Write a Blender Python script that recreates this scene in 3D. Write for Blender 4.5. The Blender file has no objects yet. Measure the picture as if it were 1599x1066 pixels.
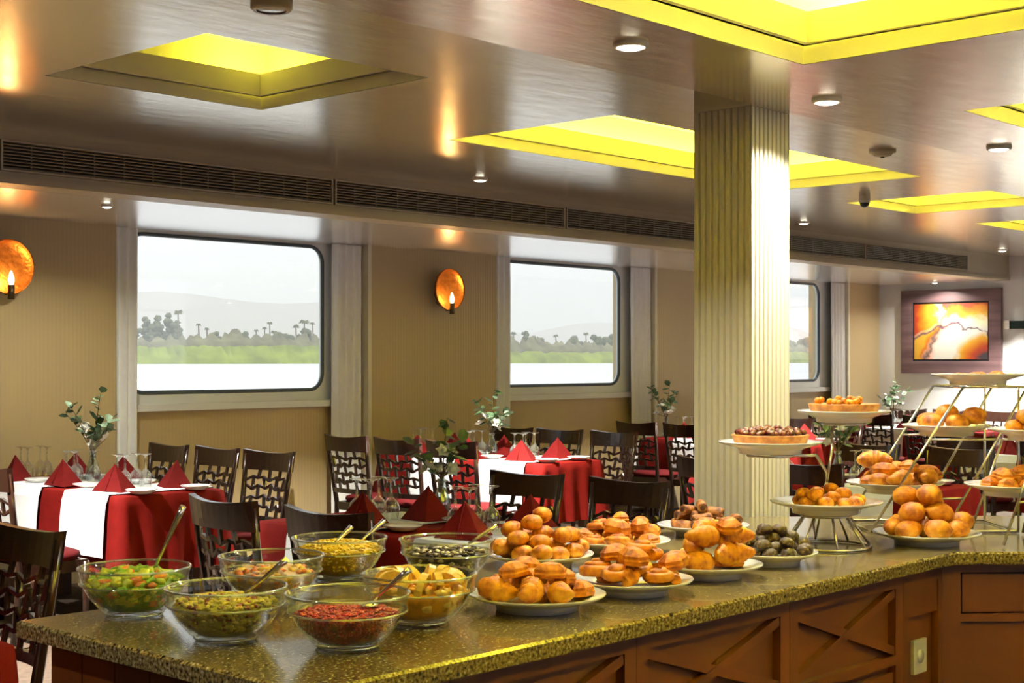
import bpy, math, random
from mathutils import Vector, Matrix
PI = math.pi
random.seed(7)
scene = bpy.context.scene
COL = scene.collection

# ------------------------------------------------------------------ camera
F, YH, TH, EYE = 2250.0, 564.0, math.radians(42.7), 1.47
CT, ST = math.cos(TH), math.sin(TH)
cam_d = bpy.data.cameras.new('camera')
cam_d.sensor_width = 36.0
cam_d.lens = F / 1599.0 * 36.0
cam_d.shift_y = (YH - 533.0) / 1599.0
cam_d.clip_end = 9000.0
cam_d.clip_start = 0.05
cam = bpy.data.objects.new('camera', cam_d)
COL.objects.link(cam)
cam.location = (0, 0, EYE)
cam.rotation_euler = (PI / 2, 0, TH - PI / 2)
scene.camera = cam

def ray(px, py):
    u = (px - 799.5) / F
    return u * ST + CT, -u * CT + ST, (YH - py) / F
def at_d(px, py, d):
    a, b, v = ray(px, py); return Vector((a * d, b * d, EYE + v * d))
def at_z(px, py, z):
    a, b, v = ray(px, py); return at_d(px, py, (z - EYE) / v)
def at_Y(px, py, Y):
    a, b, v = ray(px, py); return at_d(px, py, Y / b)
def at_X(px, py, X):
    a, b, v = ray(px, py); return at_d(px, py, X / a)

# ------------------------------------------------------------------ world, light, exposure
world = bpy.data.worlds.new('overcast_sky'); scene.world = world
world.use_nodes = True
wn = world.node_tree; wn.nodes.clear()
wo = wn.nodes.new('ShaderNodeOutputWorld'); wb = wn.nodes.new('ShaderNodeBackground')
wb.inputs['Color'].default_value = (0.93, 0.955, 1.0, 1); wb.inputs['Strength'].default_value = 0.70
wn.links.new(wb.outputs[0], wo.inputs[0])
vs = scene.view_settings
vs.view_transform = 'Standard'; vs.look = 'None'; vs.gamma = 1.0; vs.use_curve_mapping = False
vs.exposure = 1.15
scene.cycles.use_denoising = True
scene.cycles.max_bounces = 10
scene.cycles.volume_bounces = 8
scene.cycles.transparent_max_bounces = 16
scene.cycles.sample_clamp_indirect = 6.0
scene.cycles.caustics_reflective = False
scene.cycles.caustics_refractive = False

def in_frame(p):
    d = p[0] * CT + p[1] * ST
    if d < .05: return False
    px, py = 799.5 + F * (p[0] * ST - p[1] * CT) / d, YH - F * (p[2] - EYE) / d
    return 0 <= px <= 1599 and 0 <= py <= 1066
def light_name(name, pts): return name if any(in_frame(p) for p in pts) else name + '_offscreen'
def area_light(name, loc, sx, sy, rot, power, color, portal=False):
    d = bpy.data.lights.new(name, 'AREA'); d.shape = 'RECTANGLE'; d.size = sx; d.size_y = sy
    d.energy = power; d.color = color
    if portal: d.cycles.is_portal = True
    o = bpy.data.objects.new(name, d); COL.objects.link(o); o.location = loc; o.rotation_euler = rot
    return o

# ------------------------------------------------------------------ materials
def new_mat(name):
    m = bpy.data.materials.new(name); m.use_nodes = True
    nt = m.node_tree; nt.nodes.clear()
    out = nt.nodes.new('ShaderNodeOutputMaterial'); b = nt.nodes.new('ShaderNodeBsdfPrincipled')
    nt.links.new(b.outputs[0], out.inputs[0])
    return m, nt, b, out
def M(name, col, rough=0.5, metal=0.0, var=0.0, scale=8.0, stretch=(1, 1, 1), bump=0.0, bscale=None, coat=0.0, trans=0.0, spec=None):
    """Principled with a noise-varied colour and a little relief."""
    m, nt, b, out = new_mat(name)
    b.inputs['Base Color'].default_value = (*col, 1); b.inputs['Roughness'].default_value = rough
    b.inputs['Metallic'].default_value = metal; b.inputs['Coat Weight'].default_value = coat
    b.inputs['Coat Roughness'].default_value = 0.08
    b.inputs['Transmission Weight'].default_value = trans
    if spec is not None: b.inputs['Specular IOR Level'].default_value = spec
    tc = nt.nodes.new('ShaderNodeTexCoord'); mp = nt.nodes.new('ShaderNodeMapping')
    mp.inputs['Scale'].default_value = stretch
    nt.links.new(tc.outputs['Object'], mp.inputs[0])
    nz = nt.nodes.new('ShaderNodeTexNoise'); nz.inputs['Scale'].default_value = scale; nz.inputs['Detail'].default_value = 4
    nt.links.new(mp.outputs[0], nz.inputs['Vector'])
    if var > 0:
        cr = nt.nodes.new('ShaderNodeValToRGB')
        cr.color_ramp.elements[0].position = 0.3; cr.color_ramp.elements[1].position = 0.7
        cr.color_ramp.elements[0].color = (*[c * (1 - var) for c in col], 1)
        cr.color_ramp.elements[1].color = (*[min(1, c * (1 + var)) for c in col], 1)
        nt.links.new(nz.outputs[0], cr.inputs[0]); nt.links.new(cr.outputs[0], b.inputs['Base Color'])
    if bump > 0:
        bp = nt.nodes.new('ShaderNodeBump'); bp.inputs['Strength'].default_value = bump; bp.inputs['Distance'].default_value = 0.01
        nz2 = nz
        if bscale:
            nz2 = nt.nodes.new('ShaderNodeTexNoise'); nz2.inputs['Scale'].default_value = bscale
            nt.links.new(mp.outputs[0], nz2.inputs['Vector'])
        nt.links.new(nz2.outputs[0], bp.inputs['Height']); nt.links.new(bp.outputs[0], b.inputs['Normal'])
    return m
def ramp_mat(name, stops, scale, rough, detail=6, stretch=(1, 1, 1), bump=0.0, kind='noise', coat=0.0, distort=0.0):
    m, nt, b, out = new_mat(name)
    b.inputs['Roughness'].default_value = rough; b.inputs['Coat Weight'].default_value = coat
    tc = nt.nodes.new('ShaderNodeTexCoord'); mp = nt.nodes.new('ShaderNodeMapping'); mp.inputs['Scale'].default_value = stretch
    nt.links.new(tc.outputs['Object'], mp.inputs[0])
    if kind == 'noise':
        t = nt.nodes.new('ShaderNodeTexNoise'); t.inputs['Detail'].default_value = detail; t.inputs['Distortion'].default_value = distort
        o = t.outputs[0]
    else:
        t = nt.nodes.new('ShaderNodeTexVoronoi'); o = t.outputs['Color']
    t.inputs['Scale'].default_value = scale
    nt.links.new(mp.outputs[0], t.inputs['Vector'])
    cr = nt.nodes.new('ShaderNodeValToRGB'); e = cr.color_ramp.elements
    e[0].position, e[0].color = stops[0][0], (*stops[0][1], 1)
    e[1].position, e[1].color = stops[-1][0], (*stops[-1][1], 1)
    for p, c in stops[1:-1]:
        x = e.new(p); x.color = (*c, 1)
    nt.links.new(o, cr.inputs[0]); nt.links.new(cr.outputs[0], b.inputs['Base Color'])
    if bump:
        bp = nt.nodes.new('ShaderNodeBump'); bp.inputs['Strength'].default_value = bump; bp.inputs['Distance'].default_value = 0.01
        nt.links.new(t.outputs[0], bp.inputs['Height']); nt.links.new(bp.outputs[0], b.inputs['Normal'])
    return m
def emit_mat(name, col, s):
    m = bpy.data.materials.new(name); m.use_nodes = True; nt = m.node_tree; nt.nodes.clear()
    out = nt.nodes.new('ShaderNodeOutputMaterial'); e = nt.nodes.new('ShaderNodeEmission')
    e.inputs[0].default_value = (*col, 1); e.inputs[1].default_value = s
    nt.links.new(e.outputs[0], out.inputs[0]); return m
def thin_glass(name, tint, edge=0.55, base=0.06, rough=0.02):
    m = bpy.data.materials.new(name); m.use_nodes = True; nt = m.node_tree; nt.nodes.clear()
    out = nt.nodes.new('ShaderNodeOutputMaterial'); mix = nt.nodes.new('ShaderNodeMixShader')
    t = nt.nodes.new('ShaderNodeBsdfTransparent'); t.inputs[0].default_value = (*tint, 1)
    g = nt.nodes.new('ShaderNodeBsdfGlossy'); g.inputs['Roughness'].default_value = rough; g.inputs[0].default_value = (0.95, 0.98, 0.98, 1)
    lw = nt.nodes.new('ShaderNodeLayerWeight'); lw.inputs[0].default_value = 0.35
    mr = nt.nodes.new('ShaderNodeMapRange'); mr.inputs['To Min'].default_value = base; mr.inputs['To Max'].default_value = edge
    pw_ = nt.nodes.new('ShaderNodeMath'); pw_.operation = 'POWER'; pw_.inputs[1].default_value = 2.2; lw.inputs[0].default_value = 0.5
    nt.links.new(lw.outputs['Facing'], pw_.inputs[0]); nt.links.new(pw_.outputs[0], mr.inputs['Value']); nt.links.new(mr.outputs[0], mix.inputs[0])
    nt.links.new(t.outputs[0], mix.inputs[1]); nt.links.new(g.outputs[0], mix.inputs[2]); nt.links.new(mix.outputs[0], out.inputs[0])
    return m
def beadboard(name, col, pitch, axis):
    """painted board with fine vertical reeding"""
    m, nt, b, out = new_mat(name)
    b.inputs['Base Color'].default_value = (*col, 1); b.inputs['Roughness'].default_value = 0.45
    tc = nt.nodes.new('ShaderNodeTexCoord'); w = nt.nodes.new('ShaderNodeTexWave')
    w.wave_type = 'BANDS'; w.bands_direction = axis; w.inputs['Scale'].default_value = 0.314 / pitch
    nt.links.new(tc.outputs['Object'], w.inputs['Vector'])
    bp = nt.nodes.new('ShaderNodeBump'); bp.inputs['Strength'].default_value = 0.25; bp.inputs['Distance'].default_value = 0.004
    nt.links.new(w.outputs[0], bp.inputs['Height']); nt.links.new(bp.outputs[0], b.inputs['Normal'])
    return m

MT = {}
MT['wall'] = beadboard('reeded_beige_wall_panel', (0.53, 0.41, 0.225), 0.03, 'X')
MT['wall_plain'] = M('beige_paint', (0.53, 0.41, 0.23), 0.55, var=0.04, scale=3)
MT['white_wall'] = M('white_paint', (0.82, 0.84, 0.86), 0.45, var=0.02, scale=2)
MT['white_trim'] = M('white_window_surround', (0.84, 0.86, 0.84), 0.25, var=0.02, scale=3)
MT['cream'] = M('cream_paint', (0.76, 0.71, 0.54), 0.5, var=0.03, scale=4)
MT['floor'] = M('brown_carpet', (0.07, 0.045, 0.03), 0.9, var=0.3, scale=25, bump=0.3)
def ceiling_mat():
    m, nt, b, out = new_mat('champagne_lacquered_ceiling')
    b.inputs['Base Color'].default_value = (0.86, 0.80, 0.68, 1); b.inputs['Metallic'].default_value = 0.85
    tc = nt.nodes.new('ShaderNodeTexCoord'); mp = nt.nodes.new('ShaderNodeMapping'); mp.inputs['Scale'].default_value = (3.0, 9.0, 1)
    nz = nt.nodes.new('ShaderNodeTexNoise'); nz.inputs['Scale'].default_value = 1.6; nz.inputs['Detail'].default_value = 5
    nt.links.new(tc.outputs['Object'], mp.inputs[0]); nt.links.new(mp.outputs[0], nz.inputs['Vector'])
    mr = nt.nodes.new('ShaderNodeMapRange'); mr.inputs['To Min'].default_value = 0.15; mr.inputs['To Max'].default_value = 0.26
    nt.links.new(nz.outputs[0], mr.inputs['Value']); nt.links.new(mr.outputs[0], b.inputs['Roughness'])
    bp = nt.nodes.new('ShaderNodeBump'); bp.inputs['Strength'].default_value = 0.06; bp.inputs['Distance'].default_value = 0.02
    nt.links.new(nz.outputs[0], bp.inputs['Height']); nt.links.new(bp.outputs[0], b.inputs['Normal'])
    return m
MT['ceiling'] = ceiling_mat()
MT['nook_ceiling'] = M('white_gloss_ceiling', (0.95, 0.945, 0.93), 0.24, metal=0.75, var=0.02, scale=3)
MT['bulkhead'] = M('beige_bulkhead', (0.52, 0.45, 0.33), 0.4, var=0.04, scale=3)
MT['coffer'] = M('cream_coffer_trim', (0.80, 0.77, 0.67), 0.4, var=0.03, scale=4)
MT['cove'] = M('white_cove_panel', (0.90, 0.88, 0.82), 0.6, var=0.02, scale=2)
MT['grille'] = M('grey_grille_metal', (0.46, 0.40, 0.31), 0.45, metal=0.3)
MT['duct'] = M('grey_duct_lining', (0.10, 0.095, 0.09), 0.8)
MT['dark'] = M('dark_void', (0.015, 0.013, 0.012), 0.8)
MT['gasket'] = M('blue_grey_window_gasket', (0.06, 0.085, 0.10), 0.35)
MT['pane'] = thin_glass('window_glass', (0.97, 0.985, 0.98), edge=0.35, base=0.03)
MT['curtain'] = M('white_voile', (0.93, 0.94, 0.93), 0.8, var=0.02, scale=20)
MT['chair'] = ramp_mat('espresso_wood', [(0.3, (0.014, 0.006, 0.0045)), (0.7, (0.04, 0.015, 0.009))], 6, 0.25, stretch=(1, 1, 0.12), coat=0.3)
MT['seat'] = M('burgundy_upholstery', (0.07, 0.005, 0.006), 0.85, var=0.15, scale=30, spec=.1)
MT['cabinet'] = ramp_mat('mahogany_cabinet', [(0.25, (0.075, 0.019, 0.003)), (0.75, (0.165, 0.046, 0.006))], 5, 0.42, stretch=(1, 1, 0.15), coat=0.1)
MT['cabinet_panel'] = ramp_mat('mahogany_panel', [(0.25, (0.075, 0.019, 0.003)), (0.75, (0.165, 0.046, 0.006))], 5, 0.45, stretch=(0.2, 1, 1), coat=0.1)
MT['granite'] = ramp_mat('olive_granite', [(0.33, (0.014, 0.011, 0.007)), (0.41, (0.075, 0.054, 0.019)), (0.5, (0.17, 0.125, 0.045)), (0.6, (0.25, 0.195, 0.085)), (0.72, (0.50, 0.45, 0.32))], 130, 0.2, detail=4, coat=0.3)
MT['red_cloth'] = M('burgundy_tablecloth', (0.15, 0.0055, 0.004), 0.85, var=0.12, scale=14, bump=0.15, bscale=200, spec=.12)
MT['napkin'] = M('burgundy_napkin', (0.125, 0.006, 0.006), 0.8, var=0.12, scale=25, spec=.12)
MT['white_cloth'] = M('white_linen', (0.80, 0.82, 0.83), 0.8, var=0.03, scale=14, bump=0.1, bscale=200)
MT['table'] = M('table_wood', (0.10, 0.05, 0.03), 0.5, var=0.2)
MT['china'] = M('white_china', (0.82, 0.82, 0.80), 0.12, var=0.01, coat=0.5)
MT['bowl_glass'] = thin_glass('bowl_glass', (0.955, 0.97, 0.965), edge=0.62, base=0.02)
MT['rim_glass'] = thin_glass('thick_glass_edge', (.85, .9, .9), edge=.9, base=.32)
MT['glass'] = thin_glass('stemware_glass', (0.93, 0.95, 0.95), edge=0.95, base=0.18)
MT['vase_glass'] = thin_glass('vase_glass', (0.86, 0.93, 0.93), edge=0.8, base=0.12)
MT['steel'] = M('polished_steel', (0.72, 0.70, 0.66), 0.16, metal=1.0, var=0.03)
MT['chrome'] = M('stand_wire', (0.62, 0.60, 0.57), 0.22, metal=1.0, var=0.03)
MT['copper'] = M('hammered_copper', (0.34, 0.125, 0.022), 0.38, metal=0.8, var=0.25, scale=30, bump=0.35, bscale=40)
MT['bronze'] = M('dark_bronze', (0.10, 0.07, 0.03), 0.4, metal=0.7)
MT['bulb'] = emit_mat('candle_bulb', (1.0, 0.72, 0.28), 9.0)
MT['lens'] = emit_mat('downlight_lens', (1.0, 0.93, 0.75), 6.0)
MT['white_plastic'] = M('white_plastic', (0.75, 0.72, 0.64), 0.4)
MT['led'] = emit_mat('yellow_led', (1.0, 0.78, 0.05), 5.0)
MT['leaf'] = M('eucalyptus_leaf', (0.075, 0.15, 0.065), 0.5, var=0.4, scale=40)
MT['leaf_pale'] = M('pale_eucalyptus_leaf', (0.20, 0.30, 0.19), 0.55, var=0.3, scale=40)
MT['stem'] = M('brown_stem', (0.10, 0.075, 0.03), 0.7)
MT['petal'] = M('white_petal', (0.82, 0.82, 0.76), 0.6, var=0.04, scale=30)
MT['sign'] = M('dark_green_sign', (0.006, 0.022, 0.018), 0.3)
MT['frame'] = ramp_mat('plum_brown_frame', [(0.3, (0.10, 0.055, 0.06)), (0.7, (0.20, 0.12, 0.125))], 4, 0.4, stretch=(1, 0.3, 3))
MT['frame_lip'] = M('black_frame_lip', (0.012, 0.008, 0.008), 0.4)

# ------------------------------------------------------------------ mesh builder
class MB:
    def __init__(s): s.v = []; s.f = []; s.sm = []
    def add(s, vs_, fs, smooth=False, mat=None):
        n = len(s.v)
        for p in vs_:
            p = Vector(p)
            s.v.append(mat @ p if mat else p)
        for f in fs: s.f.append([i + n for i in f]); s.sm.append(smooth)
        return s
    def box(s, x0, x1, y0, y1, z0, z1, mat=None):
        vv = [(x, y, z) for z in (z0, z1) for y in (y0, y1) for x in (x0, x1)]
        return s.add(vv, [(0, 2, 3, 1), (4, 5, 7, 6), (0, 1, 5, 4), (2, 6, 7, 3), (0, 4, 6, 2), (1, 3, 7, 5)], False, mat)
    def bar(s, p, q, w, h, up=(0, 0, 1)):
        """rectangular bar from p to q, w across and h along `up`"""
        p, q = Vector(p), Vector(q); d = (q - p).normalized(); up = Vector(up)
        r = d.cross(up)
        if r.length < 1e-5: r = d.cross(Vector((1, 0, 0)))
        r.normalize(); u = r.cross(d).normalized(); vv = []
        for c in (p, q):
            for a, b in ((-1, -1), (1, -1), (1, 1), (-1, 1)): vv.append(c + r * a * w / 2 + u * b * h / 2)
        return s.add(vv, [(3, 2, 1, 0), (4, 5, 6, 7), (0, 1, 5, 4), (1, 2, 6, 5), (2, 3, 7, 6), (3, 0, 4, 7)])
    def tube(s, pts, rad, seg=8, closed=False, cap=True):
        pts = [Vector(p) for p in pts]; n = len(pts)
        rads = rad if isinstance(rad, (list, tuple)) else [rad] * n
        base = None; vv = []
        for i, p in enumerate(pts):
            if closed: t = pts[(i + 1) % n] - pts[i - 1]
            else: t = pts[min(i + 1, n - 1)] - pts[max(i - 1, 0)]
            t.normalize()
            if base is None:
                base = t.orthogonal().normalized()
            else:
                base = (base - t * base.dot(t))
                base = base.normalized() if base.length > 1e-6 else t.orthogonal().normalized()
            w = t.cross(base)
            for k in range(seg):
                a = 2 * PI * k / seg
                vv.append(p + (base * math.cos(a) + w * math.sin(a)) * rads[i])
        fs = []
        for i in range(n if closed else n - 1):
            j = (i + 1) % n
            for k in range(seg):
                l = (k + 1) % seg
                fs.append((i * seg + k, i * seg + l, j * seg + l, j * seg + k))
        s.add(vv, fs, True)
        if cap and not closed:
            m = len(s.v) - len(vv)
            s.f.append([m + k for k in range(seg)][::-1]); s.sm.append(False)
            s.f.append([m + (n - 1) * seg + k for k in range(seg)]); s.sm.append(False)
        return s
    def lathe(s, prof, seg=24, mat=None, sx=1.0, sy=1.0):
        vv = []; fs = []; n = len(prof)
        for r, z in prof:
            for k in range(seg):
                a = 2 * PI * k / seg; vv.append((r * sx * math.cos(a), r * sy * math.sin(a), z))
        for i in range(n - 1):
            for k in range(seg):
                l = (k + 1) % seg
                fs.append((i * seg + k, i * seg + l, (i + 1) * seg + l, (i + 1) * seg + k))
        return s.add(vv, fs, True, mat)
    def prism(s, poly, z0, z1, mat=None):
        n = len(poly)
        vv = [(x, y, z0) for x, y in poly] + [(x, y, z1) for x, y in poly]
        fs = [tuple(range(n))[::-1], tuple(range(n, 2 * n))] + [(i, (i + 1) % n, n + (i + 1) % n, n + i) for i in range(n)]
        return s.add(vv, fs, False, mat)
    def blob(s, c, rx, ry, rz, seg=10, rings=7, jit=0.0, rnd=None, mat=None):
        rnd = rnd or random; vv = [(c[0], c[1], c[2] - rz)]; fs = []
        for i in range(1, rings):
            t = -PI / 2 + PI * i / rings
            for k in range(seg):
                a = 2 * PI * k / seg; q = 1 + rnd.uniform(-jit, jit)
                vv.append((c[0] + rx * q * math.cos(t) * math.cos(a), c[1] + ry * q * math.cos(t) * math.sin(a), c[2] + rz * q * math.sin(t)))
        vv.append((c[0], c[1], c[2] + rz)); T = len(vv) - 1
        for k in range(seg):
            l = (k + 1) % seg
            fs.append((0, 1 + l, 1 + k)); fs.append((T, 1 + (rings - 2) * seg + k, 1 + (rings - 2) * seg + l))
            for i in range(rings - 2):
                fs.append((1 + i * seg + k, 1 + i * seg + l, 1 + (i + 1) * seg + l, 1 + (i + 1) * seg + k))
        return s.add(vv, fs, True, mat)
    def mesh(s, name, mat):
        me = bpy.data.meshes.new(name)
        me.from_pydata([tuple(p) for p in s.v], [], s.f)
        me.polygons.foreach_set('use_smooth', s.sm)
        if mat: me.materials.append(mat)
        me.update(); return me
    def build(s, name, mat, parent=None, loc=None, rotz=None):
        o = bpy.data.objects.new(name, s.mesh(name, MT[mat] if isinstance(mat, str) else mat))
        COL.objects.link(o)
        if parent: o.parent = parent
        if loc is not None: o.location = loc
        if rotz is not None: o.rotation_euler = (0, 0, rotz)
        return o

def tag(o, label=None, cat=None, group=None, kind=None):
    if label: o['label'] = label
    if cat: o['category'] = cat
    if group: o['group'] = group
    if kind: o['kind'] = kind
    return o
def empty(name, loc=(0, 0, 0), rotz=0.0):
    o = bpy.data.objects.new(name, None); COL.objects.link(o); o.location = loc; o.rotation_euler = (0, 0, rotz)
    o.empty_display_size = 0.1
    return o
def copy_tree(o, parent=None):
    c = o.copy(); COL.objects.link(c); c.parent = parent
    for ch in o.children: copy_tree(ch, c)
    return c
def struct(o, label, cat='room'): return tag(o, label, cat, None, 'structure')
class Proto:
    """first use places the prototype itself, later uses place copies"""
    def __init__(s, root): s.root = root; s.used = False
    def put(s, loc, rot=(0, 0, 0), label=None, group=None, scale=None):
        o = s.root if not s.used else copy_tree(s.root)
        s.used = True
        o.location = loc; o.rotation_euler = rot
        if scale: o.scale = scale if isinstance(scale, (tuple, list)) else (scale,) * 3
        if label: o['label'] = label
        if group: o['group'] = group
        return o

# ------------------------------------------------------------------ room dimensions
YW, YG = 8.60, 8.74            # pier face, window plane
YB = 6.97                      # bulkhead face
XE, XS, YR = 15.9, -3.0, -5.6  # end wall, wall behind, opposite wall
ZN, ZB, ZC = 2.39, 2.66, 2.425 # ceiling by the windows, over the tables, over the buffet
YA = 2.975                     # edge between the two ceilings
ZROOF = 3.25
PER = 3.75
GW, GZ0, GZ1 = 1.76, 1.245, 2.366                 # glass width, sill and head
WIN = [7.28 - GW + 3.72 * k for k in range(3)]    # window glass edges
for w in WIN: area_light('window_daylight', (w + GW / 2, YG + 0.25, 1.8), GW, 1.1, (PI / 2, 0, PI), 1, (1, 1, 1), True)

struct(MB().box(XS, XE, YR, YG + 0.4, -0.1, 0).build('floor', 'floor'), 'dark brown carpeted floor under the tables', 'floor')
struct(MB().box(XS - .3, XE + .3, YR - .3, YG + 0.5, ZROOF, ZROOF + .1).build('ceiling', 'dark'), 'deck slab above the ceiling panels', 'ceiling')
# end wall with the painting, wall behind, opposite wall with windows
struct(MB().box(XE, XE + .15, YR, YG + .4, 0, ZROOF).build('wall_end', 'white_wall'), 'white end wall carrying the framed painting', 'wall')
struct(MB().box(XS - .15, XS, YR, YG + .4, 0, ZROOF).build('wall_entrance', 'wall_plain'), 'beige wall closing the dining room', 'wall')

def rrect(x0, x1, z0, z1, r, n=8):
    pts = []
    for cx, cz, a0 in ((x1 - r, z1 - r, 0), (x0 + r, z1 - r, 90), (x0 + r, z0 + r, 180), (x1 - r, z0 + r, 270)):
        for k in range(n + 1):
            a = math.radians(a0 + 90 * k / n); pts.append((cx + r * math.cos(a), cz + r * math.sin(a)))
    return pts
def holed_plate(X0, X1, Z0, Z1, hole, y0, y1):
    """board with a rounded opening, y0 the room side"""
    cx = sum(p[0] for p in hole) / len(hole); cz = sum(p[1] for p in hole) / len(hole); outer = []
    hx = max(p[0] for p in hole) - cx; hz = max(p[1] for p in hole) - cz
    for x, z in hole:
        m = max(abs(x - cx) / hx, abs(z - cz) / hz); nx, nz = (x - cx) / hx / m, (z - cz) / hz / m
        outer.append([cx + (nx * (X1 - cx) if nx > 0 else -nx * (X0 - cx)), cz + (nz * (Z1 - cz) if nz > 0 else -nz * (Z0 - cz))])
    for c in ((X0, Z0), (X0, Z1), (X1, Z0), (X1, Z1)):
        i = min(range(len(outer)), key=lambda k: (outer[k][0] - c[0]) ** 2 + (outer[k][1] - c[1]) ** 2); outer[i] = list(c)
    n = len(hole); b = MB()
    vv = [(x, y0, z) for x, z in hole] + [(x, y0, z) for x, z in outer] + [(x, y1, z) for x, z in hole] + [(x, y1, z) for x, z in outer]
    fs = []
    for i in range(n):
        j = (i + 1) % n
        fs += [(i, n + i, n + j, j), (2 * n + i, 2 * n + j, 3 * n + j, 3 * n + i), (i, j, 2 * n + j, 2 * n + i)]
    return b.add(vv, fs)

# window wall: piers, recesses
HALF = 1.145
CEN = [6.505 + 3.76 * k for k in range(3)]
cuts = [XS] + sum([[c - HALF, c + HALF] for c in ([CEN[0] - PER] + CEN)], []) + [XE]
wall = tag(empty('wall_window', (0, 0, 0)), 'beige reeded wall with deep window bays', 'wall', None, 'structure')
for i in range(0, len(cuts), 2):
    MB().box(cuts[i], cuts[i + 1], YW, YG + .4, 0, ZROOF).build('pier', 'wall', wall)
MB().box(CEN[0] - PER - HALF, CEN[0] - PER + HALF, YG, YG + .4, 0, ZROOF).build('infill', 'wall', wall)
for k, c in enumerate(CEN):
    MB().box(c - HALF, c + HALF, YG, YG + .2, 0, GZ0 - .10).build('apron', 'wall', wall)
    MB().box(c - HALF, c + HALF, YG, YG + .2, ZN + .03, ZROOF).build('lintel', 'wall', wall)
    w = tag(empty('window_%d' % (k + 1), (0, 0, 0)), ['wide window of rounded glass framing tall palms, by the sconce farthest from the painting',
        'wide window of rounded glass between the wall sconce and the column', 'wide window of rounded glass closest to the painting'][k], 'window', None, 'structure')
    hole = rrect(WIN[k], WIN[k] + GW, GZ0, GZ1, 0.13)
    holed_plate(c - HALF, c + HALF, GZ0 - .10, ZN + .03, hole, YG - .01, YG + .035).build('surround', 'white_trim', w)
    MB().tube([(x, YG - .008, z) for x, z in rrect(WIN[k] + .005, WIN[k] + GW - .005, GZ0 + .005, GZ1 - .005, .13)], 0.015, 8, True).build('gasket', 'gasket', w)
    g = rrect(WIN[k], WIN[k] + GW, GZ0, GZ1, .13); n = len(g)
    MB().add([(x, YG + .012, z) for x, z in g] + [(x, YG + .02, z) for x, z in g], [tuple(range(n)), tuple(range(n, 2 * n))[::-1]] +
        [(i, (i + 1) % n, n + (i + 1) % n, n + i) for i in range(n)]).build('pane', 'pane', w)
    MB().box(c - HALF, c + HALF, YG - .06, YG - .01, GZ0 - .125, GZ0 - .075).build('sill', 'white_trim', w)
# opposite wall with the other row of windows
ow = tag(empty('wall_opposite', (0, 0, 0)), 'beige wall with the second row of windows', 'wall', None, 'structure')
MB().box(XS, XE, YR - .2, YR, 0, 1.0).build('apron', 'wall_plain', ow)
MB().box(XS, XE, YR - .2, YR, 2.4, ZROOF).build('lintel', 'wall_plain', ow)
xo = XS
while xo < XE - .1:
    MB().box(xo, xo + .8, YR - .2, YR, 1.0, 2.4).build('pier', 'wall_plain', ow)
    area_light('window_opposite_offscreen', (xo + .8 + 1.2, YR - .22, 1.7), 2.4, 1.4, (-PI / 2, 0, PI), 1, (1, 1, 1), True)
    xo += 3.2

# ceilings ---------------------------------------------------------
def ceiling_plane(name, x0, x1, y0, y1, z, holes, mat, label):
    xs = sorted(set([x0, x1] + [h[0] for h in holes] + [h[1] for h in holes])); ys = sorted(set([y0, y1] + [h[2] for h in holes] + [h[3] for h in holes]))
    xs = [x for x in xs if x0 <= x <= x1]; ys = [y for y in ys if y0 <= y <= y1]
    b = MB(); idx = {}
    for i, x in enumerate(xs):
        for j, y in enumerate(ys): idx[i, j] = len(b.v); b.v.append(Vector((x, y, z)))
    for i in range(len(xs) - 1):
        for j in range(len(ys) - 1):
            mx, my = (xs[i] + xs[i + 1]) / 2, (ys[j] + ys[j + 1]) / 2
            if any(h[0] < mx < h[1] and h[2] < my < h[3] for h in holes): continue
            b.f.append([idx[i, j], idx[i, j + 1], idx[i + 1, j + 1], idx[i + 1, j]]); b.sm.append(False)
    o = b.build(name, mat); return struct(o, label, 'ceiling')
CB = [(3.09, 4.21, 4.36, 5.50), (5.46, 8.62, 4.36, 5.50), (9.65, 10.75, 4.36, 5.50), (11.85, 12.95, 4.36, 5.50)]
CC = [(1.3, 4.05, -0.6, 2.46), (5.2, 8.0, -0.6, 2.46)]
ceiling_plane('ceiling', XS, XE, YA, YB, ZB, CB, 'ceiling', 'glossy champagne ceiling with square recesses over the tables')
ceiling_plane('ceiling', XS, XE, YR, YA, ZC, CC, 'ceiling', 'lower glossy champagne ceiling over the buffet counter')
ceiling_plane('ceiling', XS, XE, YB + .2, YG + .1, ZN, [], 'nook_ceiling', 'glossy white low ceiling along the windows')
struct(MB().box(XS, XE, YA - .02, YA, ZC + .002, ZB).build('trim_1', 'ceiling'), 'step between the two ceiling levels', 'ceiling trim')
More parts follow.
